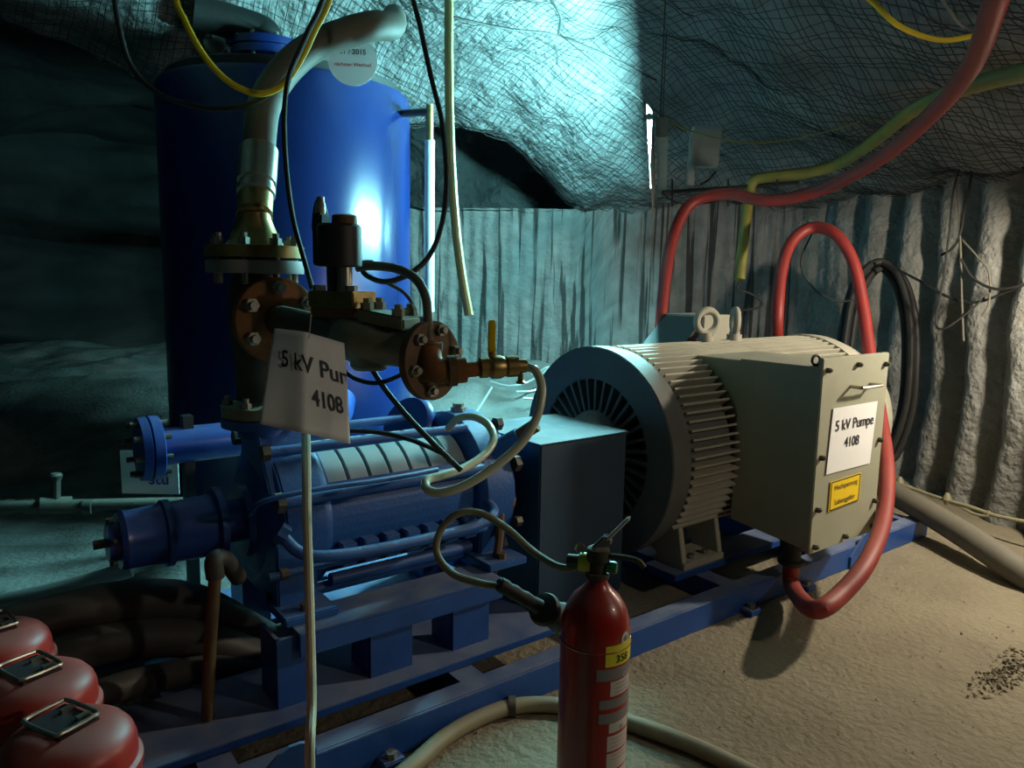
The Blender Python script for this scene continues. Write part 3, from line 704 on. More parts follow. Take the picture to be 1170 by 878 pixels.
zt = 1.405
b2 = MB().lathe(V((RXx, RXy, zt)), Z, [(0, .075), (0, .148), (.036, .15), (.04, .148)], 40).build('lower_flange', 'plate_grey', t)
MB().lathe(V((RXx, RXy, zt + .041)), Z, [(0, .13), (.008, .13)], 40).build('gasket', 'black', t)
b3 = MB().lathe(V((RXx, RXy, zt + .049)), Z, [(0, .15), (.036, .15), (.04, .09), (.06, .075), (.12, .052), (.14, .05)], 40).build('upper_flange', 'brass', t)
flange_bolts(b3, V((RXx, RXy, zt + .087)), Z, .122, 8, .018, .02, 'bolt', .2, .12)
# side branch flange faces right and towards the viewer
pA = at(316, 366, 2.30); sd = (RH * .62 - FH * .76).normalized()
MB().cyl(V((RXx, RXy, pA.z)), pA, .085, n=24).build('branch', 'iron_dark', t)
b4 = MB().lathe(pA - sd * .02, sd, [(0, .128), (.002, .132), (.036, .132), (.04, .125)], 40).build('side_flange', 'rust', t)
flange_bolts(b4, pA + sd * .02, sd, .1, 6, .022, .022, 'bolt', .55, .02)
# hose coupling above the riser
t = thing('hose_coupling', 'steel and brass hose coupling clamped above the riser flange', 'coupling', (RXx, RXy, zt + .17))
c0 = V((RXx, RXy, zt + .17)); tp = at(296, 172, 2.44); dv = (tp - c0); LH = dv.length
MB().lathe(c0, dv, [(0, .048), (.008, .056), (.016, .048), (.024, .054), (.085, .054)], 28).build('brass_nut', 'brass', t)
MB().lathe(c0 + dv.normalized() * .085, dv, [(0, .05), (.008, .060), (.03, .060), (.034, .054), (.046, .054), (.05, .061), (LH - .085, .061)], 28).build('steel_ferrule', 'steel', t)
hose('delivery_hose', [tp - dv.normalized() * .03, at(297, 150, 2.45), at(303, 118, 2.50), at(322, 85, 2.58), at(352, 57, 2.66), at(390, 40, 2.72), at(425, 30, 2.78), at(447, 29, 2.95), at(450, 20, 3.3)], .054, 'hose_grey', 'thick grey delivery hose bending right above the hose coupling', n=18)

# ------------------------------------------------------------------ control valve train
t = thing('control_valve', 'olive control valve with black solenoid on the riser side flange', 'valve', at(400, 400, 2.26))
v0, v1 = pA + sd * .02, at(398, 384, 2.17); v2 = at(480, 402, 2.10)
MB().tube([v0, v0 + sd * .06, v1 - (v2 - v1).normalized() * .06, v1], .045, 18, 5).build('inlet_spool', 'iron_dark', t)
dd = (v2 - v1).normalized(); sx = dd; sz = V((0, 0, 1)); sy = sz.cross(sx).normalized()
vb = MB().lathe(v1 - dd * .03, dd, [(0, .055), (.02, .068), (.07, .075), (.13, .07), (.18, .058), (.24, .055), (.27, .05)], 28).build('valve_body', 'valve_olive', t)
MB().lathe(v1 + dd * .07, (0, 0, -1), [(.02, .055), (.075, .055), (.085, .045)], 20).build('bottom_plug', 'valve_olive', vb)
cap = MB().obox(v1 + dd * .135 + sz * .075, sx, sy, sz, .075, .055, .018).build('bonnet', 'valve_olive', t, .006)
for i, j in ((-1, -1), (1, -1), (-1, 1), (1, 1)):
    MB().lathe(v1 + dd * (.135 + .05 * i) + sy * .036 * j + sz * .093, sz, [(0, .019), (.02, .019), (.02, .011), (.032, .011)], 6, smooth=False).build('bolt', 'valve_olive', cap)
# pilot block with solenoid
pc = at(391, 344, 2.17); bx_ = (RH * .9 - FH * .44).normalized(); by_ = Z.cross(bx_)
pb = MB().obox(pc + Z * .005, bx_, by_, Z, .082, .055, .024).build('pilot_block', 'brass', t, .004)
MB().obox(pc - Z * .033, bx_, by_, Z, .078, .05, .014).build('base_plate', 'rust', t, .003)
MB().lathe(pc - Z * .09, Z, [(0, .045), (.05, .045)], 20).build('neck', 'iron_dark', t)
for i in (-1, 1):
    MB().hexa(pc + bx_ * .058 * i - by_ * .03 + Z * .029, Z, .018, .016).build('bolt', 'bolt', pb)
MB().lathe(pc + Z * .029 + bx_ * .01, Z, [(0, .022), (.07, .022)], 16).build('stem', 'steel', t)
MB().lathe(pc + Z * .029 - bx_ * .03, Z, [(0, .02), (.07, .02)], 16).build('stem', 'iron_dark', t)
sc = at(388, 305, 2.17)
so = MB().lathe(sc, Z, [(0, .06), (.004, .064), (.115, .064), (.122, .058)], 28).build('solenoid_coil', 'black', t)
MB().lathe(sc + Z * .122 + bx_ * .02, Z, [(0, .036), (.022, .036), (.026, .03)], 20).build('coil_nut', 'rust_dark', so)
pl = at(367, 270, 2.17)
MB().obox(pl - Z * .01, bx_, by_, Z, .018, .022, .075).build('cable_plug', 'black', so, .005)
MB().lathe(pl + Z * .062 + bx_ * .0, Z, [(0, .014), (.03, .014), (.035, .011), (.05, .011)], 12).build('plug_nut', 'bolt', so)

t = thing('outlet_valve', 'rusty flange and elbow with ball valve and yellow lever', 'valve', at(500, 425, 2.14))
fc = at(490, 412, 2.12); fd = (RH * .80 - FH * .6 + Z * .05).normalized()
of = MB().lathe(fc - fd * .01, fd, [(0, .11), (.003, .113), (.028, .113), (.03, .108)], 40).build('flange', 'rust_dark', t)
flange_bolts(of, fc + fd * .018, fd, .088, 6, .017, .016, 'bolt', .25, .02)
ob = [at(490, 396, 2.10), at(491, 412, 2.08), at(499, 423, 2.07), at(516, 424, 2.08), at(532, 423, 2.09)]
el = MB().tube(ob, .036, 14, 5).build('elbow', 'rust', t)
for q, w in ((ob[3], .044), (ob[0], .040)):
    MB().lathe(q, (ob[4] - ob[3]) if w > .042 else Z, [(-.012, w), (.012, w)], 16).build('collar', 'rust_dark', el)
pe = at(560, 420, 2.11); pf = at(601, 418, 2.14)
MB().cyl(ob[4], pe, .022, n=14).build('nipple', 'rust', t)
bvd = (pf - pe).normalized()
bv = MB().lathe(pe - bvd * .03, bvd, [(0, .03), (.02, .03), (.022, .024), (.035, .034), (.06, .034), (.075, .026), (.078, .031), (.11, .031), (.112, .022), ((pf - pe).length + .03, .02)], 16).build('ball_valve', 'brass', t)
lv = MB(); p_ = at(562, 405, 2.10); q_ = at(562, 366, 2.10)
lv.obox((p_ + q_) / 2, RH, FH, Z, .011, .005, (q_ - p_).length / 2); lv.build('lever', 'yellow', t, .004)
MB().cyl(at(563, 414, 2.11), at(562, 402, 2.10), .012, n=10).build('lever_stem', 'brass', t)
MB().lathe(at(595, 427, 2.13), -Z, [(0, .008), (.02, .008), (.024, .014), (.03, .012)], 8).build('bleed_screw', 'brass', t)

# hanging sign
def paper_sign():
    c = [at(312, 374, 2.02), at(388, 387, 2.02), at(396, 506, 2.0), at(295, 484, 1.98)]
    t = thing('hanging_sign', 'creased white paper sign hung below the control valve', 'sign', (c[0] + c[2]) / 2)
    n = 16; ms = MB(); vs = []; fs = []
    nv = (c[1] - c[0]).cross(c[3] - c[0]).normalized()
    if nv.dot(FH) > 0: nv = -nv
    def fn(u, v):
        p = c[0].lerp(c[1], u).lerp(c[3].lerp(c[2], u), v)
        return p + nv * (.010 * math.exp(-((u - .47) / .17) ** 2) * (.4 + .6 * v) - .095 * max(0, u - .5) - .03 * max(0, .5 - u) - .05 * max(0, u - .8) + .008 * math.sin(v * 3 + u * 4))
    g_ = grid('sheet', lambda u, v: fn(u, v) - V(t.location), frange(0, 1, n * 2), frange(0, 1, n), 'paper', t)
    so = g_.modifiers.new('thickness', 'SOLIDIFY'); so.thickness = .001
    xd = (c[1] - c[0]).normalized(); yd = (c[0] - c[3]).normalized()
    def curved(o):
        for v_ in o.data.vertices:
            w = v_.co + V(t.location) - c[0]
            # position inside the sheet
            u = w.dot(xd) / (c[1] - c[0]).length; vv = -w.dot((c[0] - c[3]).normalized()) / (c[0] - c[3]).length
            u2 = u * (1 - .12 * vv)
            v_.co = fn(u, vv) - V(t.location) + nv * .0045
    yd2 = (yd - xd * yd.dot(xd)).normalized()
    o1 = lettering('5 kV Pumpe', c[0] + xd * .026 - yd * .098, xd, yd, .062, 'ink', t, xs=.70)
    # the right end of the text lies on the folded-back edge: keep what fits on the sheet
    bm = bmesh.new(); bm.from_mesh(o1.data)
    lim = V(t.location)
    bmesh.ops.bisect_plane(bm, geom=bm.verts[:] + bm.edges[:] + bm.faces[:], plane_co=c[1] - lim, plane_no=(c[1] - c[0]), clear_outer=True)
    bm.to_mesh(o1.data); bm.free(); curved(o1)
    o2 = lettering('4108', c[0] + xd * .098 - yd * .178, xd, yd, .060, 'ink', t, xs=.54); curved(o2)
    MB().cyl(c[0].lerp(c[1], .55) + Z * -.012 - FH * .01, c[0].lerp(c[1], .55) + Z * .05 + FH * .02, .002, n=6).build('tie_wire', 'wire_bright', t)
paper_sign()

# ------------------------------------------------------------------ fire extinguisher
EX = atz(681, 700, .62); ED = 1.62; EX = at(681, 700, ED); ER = .0765
def extinguisher():
    b = V((EX.x, EX.y, 0)); zn = at(683, 655, ED).z
    t = thing('fire_extinguisher', 'red fire extinguisher with yellow number sticker standing on the floor', 'fire extinguisher', b)
    MB().lathe(b, Z, [(0, ER - .012), (.01, ER), (zn - .135, ER), (zn - .134, ER), (zn - .10, ER * .97), (zn - .07, ER * .86), (zn - .045, ER * .66), (zn - .028, ER * .42), (zn - .015, ER * .29), (zn, ER * .26)], 48).build('cylinder', 'red_paint', t)
    MB().torus(b + Z * (zn - .142), Z, ER - .001, .003, 48, 6).build('seam', 'red_paint', t)
    hd = MB(); hd.lathe(b + Z * zn, Z, [(-.004, .026), (.008, .026), (.008, .02), (.03, .02), (.035, .026), (.06, .024), (.065, .016)], 16)
    vh = hd.build('valve_head', 'iron_dark', t)
    side = (RH * .94 - FH * .33).normalized(); fr = side.cross(Z)
    MB().lathe(b + Z * (zn + .022) + side * .02, side, [(0, .012), (.014, .014), (.022, .012)], 14).build('safety_plug', 'green', vh)
    top = b + Z * (zn + .06); tip = at(719, 592, ED + .02)
    dv = (tip - top); md = dv.normalized(); ml = dv.length
    MB().obox(top + dv * .62, md, md.cross(fr), fr, ml * .40, .004, .011).build('squeeze_lever', 'plate_grey', vh, .003)
    MB().obox(top + dv * .12, md, md.cross(fr), fr, ml * .22, .012, .013).build('lever_yoke', 'black', vh, .003)
    MB().tube([b + Z * (zn + .045), b + Z * (zn + .048) + side * .05, b + Z * (zn + .045) + side * .085, b + Z * (zn + .032) + side * .1], .007, 8, 4).build('carry_handle', 'iron_dark', vh)
    MB().torus(b + Z * (zn + .055) - side * .04, fr, .011, .002, 14, 6).build('safety_pin_ring', 'brass', vh)
    yc = b + Z * (zn + .025) - side * .025
    MB().lathe(yc, -side, [(-.012, .021), (.014, .021)], 18).build('yellow_collar', 'yellow_sticker', vh)
    MB().lathe(yc - side * .012, -side, [(0, .015), (.03, .013)], 14).build('hose_nut', 'iron_dark', vh)
    h0 = yc - side * .035
    D = ED
    hp = [h0, at(655, 649, D), at(634, 646, D + .02), at(606, 628, D + .06), at(580, 605, D + .08), at(550, 587, D + .1), at(524, 587, D + .1), at(504, 605, D + .1), at(499, 632, D + .08), at(516, 655, D + .05), at(545, 666, D + .02), at(576, 671, D)]
    MB().tube(hp, .0085, 10, 7).build('discharge_hose', 'hose_olive', t)
    g0, g1 = at(573, 669, D), at(618, 695, D + .03)
    gd = (g1 - g0).normalized()
    gp = MB().lathe(g0 - gd * .01, gd, [(0, .011), (.005, .016), (.02, .017), (.03, .0145), (.045, .017), (.06, .0145), (.075, .017), (.09, .015), (.115, .017)], 14).build('hose_grip', 'black_rubber', t)
    hdv = (at(640, 703, D + .10) - at(622, 692, D + .03)).normalized()
    hn = MB().lathe(at(618, 693, D + .03), hdv + V((0, 0, -.1)), [(0, .014), (.01, .034), (.022, .038), (.032, .036), (.034, .028), (.05, .03)], 24).build('horn_collar', 'hose_dark', t)
    MB().lathe(at(622, 698, D + .05), V((0, 0, -.42)) + RH * .35 + FH * .6, [(0, .022), (.05, .03), (.15, .043), (.18, .045)], 24).build('horn', 'black_rubber', t)
    # stickers: curved patches on the cylinder
    xr = RH * math.cos(0) ; toward = -FH
    def patch(name, m, a0, a1, z0, z1, off=.0007, parent=t):
        n = 10; vs = []; fs = []
        for k in range(n + 1):
            a = a0 + (a1 - a0) * k / n; d = RH * math.sin(a) + toward * math.cos(a)
            for z in (z0, z1):
                for r in (ER - .001, ER + off): vs.append(b + d * r + Z * z)
        for k in range(n):
            o = 4 * k; p = o + 4
            fs += [(o + 1, p + 1, p + 3, o + 3), (o, o + 1, o + 3, o + 2)] if k == 0 else [(o + 1, p + 1, p + 3, o + 3)]
            fs += [(o, p, p + 1, o + 1), (o + 2, o + 3, p + 3, p + 2)]
        return MB().add(vs, fs, True).build(name, m, parent)
    def zz(py): return at(700, py, ED - .05).z
    A0, A1 = .36, 1.22
    patch('number_sticker', 'yellow_sticker', .18, 1.28, zz(760), zz(735), .0010)
    patch('label_band', 'label_grey', -.05, 1.2, zz(777), zz(763))
    patch('label', 'label_white', A0, A1, zz(797), zz(779))
    patch('label_band', 'label_grey', .05, 1.2, zz(812), zz(801))
    patch('label_band', 'label_grey', .05, 1.2, zz(830), zz(818))
    patch('label', 'label_white', A0, A1, zz(843), zz(831))
    patch('label', 'label_white', A0 - .04, A1, zz(866), zz(847))
    patch('label', 'label_white', A0 - .04, A1, zz(890), zz(869))
    patch('label', 'label_white', A0 - .04, A1, zz(950), zz(893))
    def wraptext(body, amid, z, size, m):
        o = lettering(body, b, V((1, 0, 0)), V((0, 1, 0)), size, m, t, align='CENTER')
        for v in o.data.vertices:
            a = amid + v.co.x / ER; d = RH * math.sin(a) + toward * math.cos(a); v.co = d * (ER + .0022) + Z * (z + v.co.y)
    wraptext('358', .72, zz(756), .024, 'ink')
    wraptext('CO2', .95, zz(776), .014, 'label_white')
    wraptext('21', .80, zz(841), .013, 'ink')
    for i, zy in enumerate((784, 789, 794)): wraptext('mmmmmmmm' if 0 else '―――――', .8, zz(zy), .009, 'ink')
    for zy in (852, 857, 862, 873, 878): wraptext('――――――', .78, zz(zy), .009, 'ink_red')
    d = RH * math.sin(.86) + toward * math.cos(.86)
    MB().lathe(b + d * (ER - .002) + Z * (zn - .118), d, [(0, .0135), (.0015, .0135)], 20).build('seal_sticker', 'label_white', t)
    MB().lathe(b + d * (ER + .0) + Z * (zn - .118), d, [(0, .006), (.0007, .006)], 14).build('seal_mark', 'label_grey', t)
extinguisher()

# ------------------------------------------------------------------ red canisters
def canister(px, py, rot, zt, label, note):
    p = atz(px, py, zt); p.z = 0; R = .122
    t = thing('red_canister', label, 'canister', p)
    MB().lathe(p, Z, [(0, R - .01), (.012, R), (zt - .10, R), (zt - .097, R + .004), (zt - .085, R + .004), (zt - .08, R - .004), (zt - .05, R - .005), (zt - .034, R - .010), (zt - .020, R - .021), (zt - .010, R - .036), (zt - .004, R - .052), (zt - .001, R - .068), (zt, R - .08), (zt, .0)], 48).build('body', 'red_can', t)
    x = RH * math.cos(rot) + FH * math.sin(rot); y = Z.cross(x)
    MB().obox(p + Z * (zt + .001) - x * .012, x, y, Z, .052, .040, .003).build('recess_plate', 'recess', t, .002)
    pts = [(-.055, -.03), (-.045, -.042), (.035, -.042), (.047, -.03), (.047, .03), (.035, .042), (-.045, .042), (-.055, .03)]
    ring = [p - x * .012 + x * a + y * b + Z * (zt + .010) for a, b in pts]
    hl = MB().tube(ring + ring[:2], .0042, 8, 3).build('wire_handle', 'steel', t)
    for a in (-.024, .024): MB().obox(p - x * .012 + x * a + Z * (zt + .007) + y * .028, x, y, Z, .005, .016, .004).build('handle_clip', 'steel', t)
    if note: MB().obox(p + (RH * .93 - FH * .3).normalized() * (R - .002) + Z * (zt - .088), RH, FH, Z, .006, .006, .016).build('yellow_seal', 'yellow', t, .003)
canister(76, 828, -.45, .56, 'shiny red canister beside the skid, nearest the fire extinguisher', False)
canister(38, 768, -.55, .56, 'dusty red canister with yellow seal, between two red canisters', True)
canister(-8, 718, -.7, .56, 'dusty red canister at the end of the row near the pale pipe', False)

# ------------------------------------------------------------------ hoses and cables
# long pale hoses
hose('hanging_hose', [at(512, -20, 3.55), at(513, 0, 3.55), at(513, 80, 3.55), at(515, 170, 3.55), at(520, 250, 3.55), at(527, 310, 3.55), at(536, 361, 3.55)], .0225, 'hose_yellow', 'pale yellow hose hanging from the roof with an open end', roof='s')
hose('white_hose', [at(349, 470, 2.15), at(350, 520, 2.1), at(351, 600, 2.04), at(354, 700, 1.98), at(356, 800, 1.9), at(354, 860, 1.82), V((*at(352, 900, 1.78).xy, .012)), V((*at(330, 930, 1.70).xy, .012))], .0125, 'hose_pale', 'pale braided hose running straight down past the hanging sign', seg=10, ribs=.02)
cl = [(599, 419, 2.14), (612, 424, 2.12), (619, 445, 2.1), (614, 475, 2.08), (597, 505, 2.06), (570, 530, 2.04), (535, 553, 2.02), (505, 563, 2.02), (488, 559, 2.04), (488, 549, 2.08), (503, 544, 2.12), (530, 535, 2.2), (553, 520, 2.28), (564, 502, 2.34), (558, 486, 2.4), (543, 477, 2.44), (524, 478, 2.48), (512, 490, 2.52)]
hose('clear_hose', [at(*q) for q in cl], .0128, 'hose_clear', 'translucent green-white hose looping from the ball valve over the pump', seg=8, n=12)
fh = [atz(440, 900, .026), atz(475, 872, .026), atz(508, 843, .026), atz(545, 822, .028), atz(585, 808, .028), atz(630, 806, .026), atz(680, 815, .026), atz(730, 830, .026), atz(790, 852, .026), atz(870, 890, .026)]
fhh = tag(MB().tube(fh, .026, 12, 7).build('floor_hose', 'hose_olive'), 'dusty olive hose lying on the floor behind the fire extinguisher', 'hose')
k = MB().ring(fh[4] - RH * .012, fh[4] + RH * .012, .034, .022, 18).build('hose_clamp', 'iron_dark'); k.parent = fhh
gh = [at(985, 535, 4.75), at(1015, 560, 4.45), at(1050, 580, 4.2), at(1090, 604, 3.95), at(1130, 630, 3.7), at(1175, 660, 3.5), at(1240, 700, 3.28), LF(2.5, 2.6, .075), LF(2.55, 1.8, .07), LF(2.5, .6, .07)]
hose('grey_floor_hose', gh, .068, 'hose_grey', 'thick grey hose sagging above the floor beside the fluted wall', n=18)
# braided grey line over the valve
hose('braided_line', [at(408, 306, 2.24), at(425, 304, 2.22), at(452, 307, 2.19), at(474, 318, 2.15), at(486, 338, 2.12), at(489, 365, 2.1), at(490, 395, 2.09)], .0135, 'hose_grey', 'grey corrugated line arching from the solenoid valve to the rusty elbow', seg=16, n=12, ribs=.035)
# red supply cables
rw = [(1146, -40, 2.0), (1133, 15, 2.2), (1110, 75, 2.6), (1070, 125, 3.05), (1010, 178, 3.6), (950, 212, 4.2), (905, 226, 4.4), (870, 229, 4.5), (835, 222, 4.6), (803, 226, 4.65), (783, 240, 4.65), (768, 275, 4.6), (760, 320, 4.5), (755, 370, 4.4), (752, 420, 4.3), (745, 470, 4.25)]
hose('red_cable', [at(*q) for q in rw], .036, 'red_cable', 'thick red cable sweeping from the roof down behind the motor', 'cable', n=12, roof='s')
lp = [(888, 420, 4.75), (888, 370, 4.5), (893, 310, 4.55), (905, 276, 4.6), (928, 260, 4.6), (955, 268, 4.5), (975, 300, 4.45), (986, 350, 4.4), (993, 400, 4.3), (1005, 470, 4.1), (1013, 530, 3.7), (1010, 590, 3.35)]
lpp = [at(*q) for q in lp]
tail = [(992, 640, 3.0), (962, 678, 2.85), (930, 697, 2.78)]
lpp += [at(*q) for q in tail]
for q in lpp[-3:]: q.z = max(q.z, .042)
gb_ = GL + V((0, 0, -.13))
lpp += [V((gb_.x - .01, gb_.y - .02, .09)), gb_ + V((0, 0, .03))]
hose('red_motor_cable', lpp, .036, 'red_cable', 'thick red cable looping over the motor into the terminal box gland', 'cable', n=12)
yh = [(1330, 70, 2.1), (1260, 72, 2.35), (1185, 80, 2.6), (1130, 92, 2.9), (1080, 108, 3.3), (1040, 128, 3.7), (1000, 160, 4.2), (960, 186, 4.7), (920, 198, 4.85), (880, 202, 4.95), (860, 208, 5.0), (855, 230, 5.0), (850, 270, 4.95), (845, 320, 4.9)]
hose('yellow_hose', [at(*q) for q in yh], .036, 'yellow_hose', 'faded yellow hose running along the roof edge and down the wall', n=12, roof='s')
hose('sagging_cord', [at(960, -30, 2.7), at(995, 0, 2.8), at(1022, 26, 2.85), at(1050, 40, 2.9), at(1080, 46, 2.92), at(1112, 41, 2.95)], .0105, 'yellow', 'bright yellow cord sagging from the roof to the red cable', 'cord', roof='s')
hose('yellow_wire', [at(752, 132, 4.4), at(790, 150, 4.5), at(850, 163, 4.6), at(900, 160, 4.6), at(960, 146, 4.4), at(1010, 128, 4.2), at(1062, 102, 4.0)], .005, 'yellow_hose', 'thin yellow wire strung across beneath the dark netting', 'wire', n=6)
for i, (pp, r, m_, lab) in enumerate((
        ([(130, -20, 2.3), (136, 30, 2.3), (150, 75, 2.32), (180, 106, 2.34), (225, 122, 2.36), (270, 123, 2.38), (310, 106, 2.4), (340, 75, 2.4), (362, 30, 2.4), (380, -20, 2.4)], .0085, 'black_rubber', 'black cable hanging in a wide loop before the tank'),
        ([(198, -20, 2.28), (212, 25, 2.28), (235, 66, 2.3), (262, 94, 2.32), (294, 107, 2.34), (320, 99, 2.36), (340, 74, 2.36), (358, 38, 2.36), (380, -20, 2.36)], .0105, 'yellow', 'yellow cable hanging in a loop above the delivery hose'),
        ([(372, -20, 2.3), (350, 40, 2.3), (331, 85, 2.28), (325, 130, 2.26), (327, 190, 2.26), (335, 250, 2.26), (347, 295, 2.27), (357, 330, 2.3)], .0085, 'black_rubber', 'black cable dropping straight past the hose coupling to the valve'),
        ([(470, -20, 2.45), (480, 30, 2.45), (493, 90, 2.45), (505, 140, 2.42), (510, 200, 2.4), (506, 250, 2.36), (492, 290, 2.3), (468, 313, 2.26), (440, 322, 2.24), (418, 314, 2.24), (414, 302, 2.26), (426, 300, 2.28)], .0085, 'black_rubber', 'black cable hanging beside the pale hose and hooked to the valve line'),
        ([(440, 322, 2.26), (462, 335, 2.3), (474, 355, 2.32), (480, 385, 2.34)], .006, 'hose_dark', 'short dark cable behind the corrugated line'),
        ([(394, 425, 2.2), (408, 434, 2.18), (430, 438, 2.18), (455, 430, 2.2), (478, 414, 2.24)], .007, 'black_rubber', 'black cable sagging under the control valve'),
        ([(424, 420, 2.2), (440, 445, 2.18), (462, 472, 2.16), (490, 502, 2.14), (527, 538, 2.12)], .0085, 'hose_dark', 'black cable running slantwise down from the control valve to the pump'),
        ([(385, 492, 2.3), (430, 494, 2.32), (470, 503, 2.3), (510, 520, 2.24)], .008, 'black_rubber', 'black cable lying along the top of the pump'),
        ([(358, 262, 2.25), (360, 238, 2.25), (364, 229, 2.25), (370, 236, 2.26), (374, 250, 2.27)], .006, 'black_rubber', 'short black lead bent into the solenoid plug'))):
    hose('cable', [at(*q) for q in pp], r, m_, lab, 'cable', n=8, roof=('s' if pp[0][1] < 0 else '') + ('e' if pp[-1][1] < 0 else ''))

# ------------------------------------------------------------------ right-hand wall furniture
t = thing('bracket_shelf', 'black bracket rail with wires under the grey junction box', 'bracket', at(830, 218, 4.9))
sp0, sp1 = at(757, 220, 4.75), at(912, 209, 5.15)
MB().tube([sp0, sp1], .012, 8, 1).build('rail', 'black', t)
for x in (768, 832, 888): MB().tube([at(x, 205, 4.9), at(x, 236, 4.9)], .007, 6, 1).build('hook', 'black', t)
MB().tube([at(757, 222, 4.75), at(775, 232, 4.78), at(810, 232, 4.85), at(835, 224, 4.9)], .005, 6).build('hanging_wire', 'black', t)
t = thing('junction_box', 'grey junction box on a post above the black bracket rail', 'box', at(788, 214, 4.9))
jx = RH; jn = -FH
MB().obox(at(805, 168, 4.9), jx, (Z * .98 + RH * .06), FH, .092, .13, .05).build('enclosure', 'plate_grey', t, .006)
MB().obox(at(788, 185, 4.9) - FH * .06, jx, Z, FH, .022, .16, .012).build('post', 'plate_grey', t, .003)
MB().tube([at(818, 196, 4.9), at(810, 205, 4.88), at(800, 211, 4.86)], .006, 6).build('lead', 'black', t)
for i, (pp, r, m_, lab) in enumerate((
        ([(474, 4, 3.9), (520, 20, 4.0), (580, 33, 4.15), (635, 40, 4.3), (690, 62, 4.4), (750, 92, 4.6)], .007, 'wire', 'long dark wire strung across the bright netting'),
        ([(626, -5, 4.0), (640, 18, 4.1), (638, 38, 4.3)], .008, 'wire', 'short kinked dark wire hanging from the bright netting'),
        ([(640, 40, 4.3), (690, 80, 4.4), (740, 120, 4.5), (780, 150, 4.8)], .004, 'wire', 'thin dark wire running from the netting to the grey junction box'))):
    hose('roof_wire', [at(*q) for q in pp], r, m_, lab, 'wire', n=6)
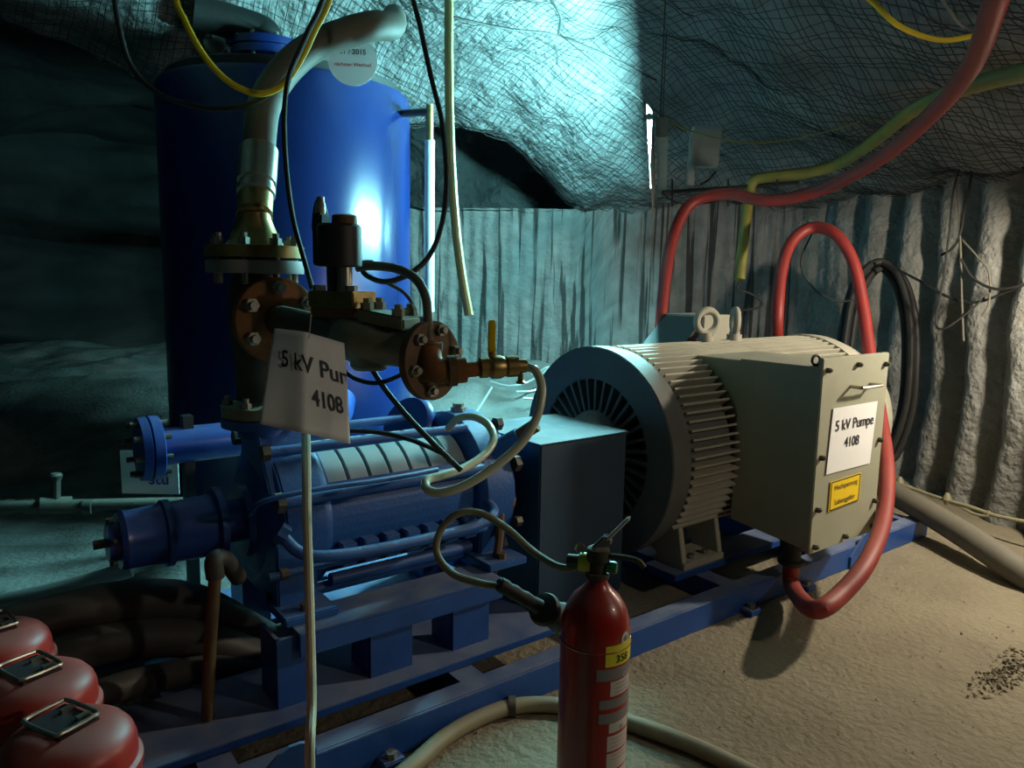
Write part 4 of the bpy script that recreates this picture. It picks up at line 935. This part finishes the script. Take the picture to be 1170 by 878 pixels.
# black hose coil on the wall
t = thing('hose_coil', 'black hose coil hung on the wall behind the motor', 'hose', at(1010, 400, 5.0))
for dx, dy, dd_ in ((0, 0, 0), (7, 6, .05), (-6, 5, .09)):
    MB().tube([at(962 + dx, 420 + dy, 5.0 + dd_), at(972 + dx, 350 + dy, 5.0 + dd_), at(986 + dx, 312 + dy, 5 + dd_), at(1006 + dx, 299 + dy, 5.0 + dd_), at(1026 + dx, 314 + dy, 4.95 + dd_), at(1038 + dx, 355 + dy, 4.9 + dd_), at(1040 + dx, 410 + dy, 4.9 + dd_), at(1034 + dx, 470 + dy, 4.95 + dd_), at(1012 + dx, 520 + dy, 5.0 + dd_), at(980 + dx, 505 + dy, 5.0 + dd_), at(964 + dx, 455 + dy, 5.0 + dd_)], .024, 10).build('loop', 'black_rubber', t)
for i, (pp, r, m_, lab) in enumerate((
        ([(1008, 300, 4.9), (1045, 318, 4.7), (1080, 338, 4.5), (1112, 346, 4.35), (1150, 334, 4.2), (1190, 316, 4.0)], .008, 'black_rubber', 'black cable strung from the hose coil along the fluted wall'),
        ([(1098, 296, 4.35), (1112, 318, 4.3), (1135, 330, 4.2), (1160, 328, 4.1), (1190, 318, 4.0)], .008, 'black_rubber', 'black cable sagging over the bright flutes of the wall'),
        ([(1075, 292, 4.5), (1088, 284, 4.45), (1097, 268, 4.4), (1102, 240, 4.38), (1110, 200, 4.36), (1112, 178, 4.36)], .008, 'black_rubber', 'black cable end hooked upward on the fluted wall'),
        ([(1091, 118, 4.4), (1093, 200, 4.42), (1097, 270, 4.4), (1099, 340, 4.38), (1101, 390, 4.36)], .006, 'hose_grey', 'straight grey cable dropping down the fluted wall'),
        ([(1104, 172, 4.36), (1090, 215, 4.4), (1084, 270, 4.45), (1076, 330, 4.45), (1069, 368, 4.45), (1078, 376, 4.4), (1100, 362, 4.35), (1125, 340, 4.3)], .006, 'black_rubber', 'dark cable hanging in a long hook on the fluted wall'),
        ([(1100, 275, 4.4), (1118, 295, 4.3), (1130, 312, 4.25), (1130, 345, 4.25), (1122, 362, 4.28)], .006, 'hose_grey', 'grey cable curling down the brightest flute'),
        ([(1118, 176, 4.3), (1145, 176, 4.2), (1170, 192, 4.1), (1195, 215, 4.0)], .008, 'black_rubber', 'black cable leading right from the white plug on the wall'),
        ([(1115, 138, 4.3), (1125, 155, 4.25), (1150, 175, 4.15), (1190, 200, 4.0)], .009, 'red_cable', 'thin red cable among wires under the roof'),
        ([(1060, 165, 4.5), (1080, 150, 4.4), (1110, 140, 4.3), (1140, 145, 4.2), (1190, 165, 4.0)], .008, 'rust_dark', 'brown cable bundled under the roof at the wall'),
        ([(1128, 150, 4.2), (1150, 165, 4.12), (1190, 190, 4.0)], .006, 'green', 'thin green wire among cables under the roof'),
        ([(1072, -10, 2.9), (1085, 12, 2.95), (1098, 28, 3.0), (1112, 34, 3.0)], .007, 'plate_grey', 'grey cable pair end tied to the red cable'),
        ([(930, 262, 4.7), (915, 300, 4.7), (930, 330, 4.7), (955, 344, 4.75), (975, 343, 4.8)], .006, 'black_rubber', 'thin black cable dangling behind the red loop'),
        ([(850, 318, 4.9), (842, 330, 4.9), (856, 335, 4.9), (870, 345, 4.9), (866, 352, 4.9), (846, 355, 4.9)], .008, 'black_rubber', 'curled black cable under the end of the yellow hose'))):
    hose('wall_cable', [at(*q) for q in pp], r, m_, lab, 'cable', n=8, roof='s' if pp[0][1] < 0 else '')
t = thing('cable_plug', 'white cable plug hanging on the fluted wall', 'plug', at(1106, 170, 4.34))
MB().lathe(at(1108, 150, 4.33), at(1106, 168, 4.33) - at(1108, 150, 4.33), [(0, .008), (.02, .018), (.09, .022)], 12).build('shell', 'label_white', t)
MB().lathe(at(1105, 168, 4.33), -Z, [(0, .024), (.05, .024)], 12).build('socket', 'black', t)
t = thing('wall_rope', 'knotted pale rope strung along the foot of the wall', 'rope', at(1090, 580, 4.6))  # a knotted rope with one loop
rp = [at(1025, 552, 4.75), at(1055, 563, 4.6), at(1082, 572, 4.45), at(1110, 580, 4.3), at(1140, 590, 4.15), at(1190, 600, 3.95)]
MB().tube(rp, .011, 8).build('rope', 'hose_olive', t)
MB().tube([at(1095, 578, 4.38), at(1112, 587, 4.28), at(1128, 590, 4.2), at(1130, 584, 4.2)], .009, 8).build('loop', 'hose_olive', t)
for q in ((1082, 571, 4.44), (1028, 552, 4.74)): MB().lathe(at(*q) - Z * .03, Z, [(0, .012), (.03, .026), (.05, .02), (.07, .01)], 10).build('knot', 'hose_olive', t)

# pale loose wires on the salt heap
for i, pp in enumerate((
        [(560, 436, 6.0), (580, 441, 5.95), (600, 438, 5.95), (618, 428, 6.1), (628, 420, 6.2)],
        [(590, 448, 5.8), (612, 446, 5.8), (630, 436, 5.9), (642, 424, 6.1)],
        [(598, 455, 5.7), (620, 456, 5.7), (645, 450, 5.75), (660, 440, 5.8)],
        [(612, 428, 6.1), (625, 420, 6.2), (638, 421, 6.2), (650, 430, 6.0)])):
    hose('loose_wire', [at(*q) for q in pp], .009, 'wire_bright', 'pale loose wire curling over the salt heap by the streaked wall', 'wire', n=6, group='loose wires on the salt heap')
hose('marker_rod', [at(525, 500, 4.6), at(545, 470, 4.9), at(562, 443, 5.2)], .008, 'wire_bright', 'thin pale rod leaning in the salt heap behind the pump', 'rod', n=6)
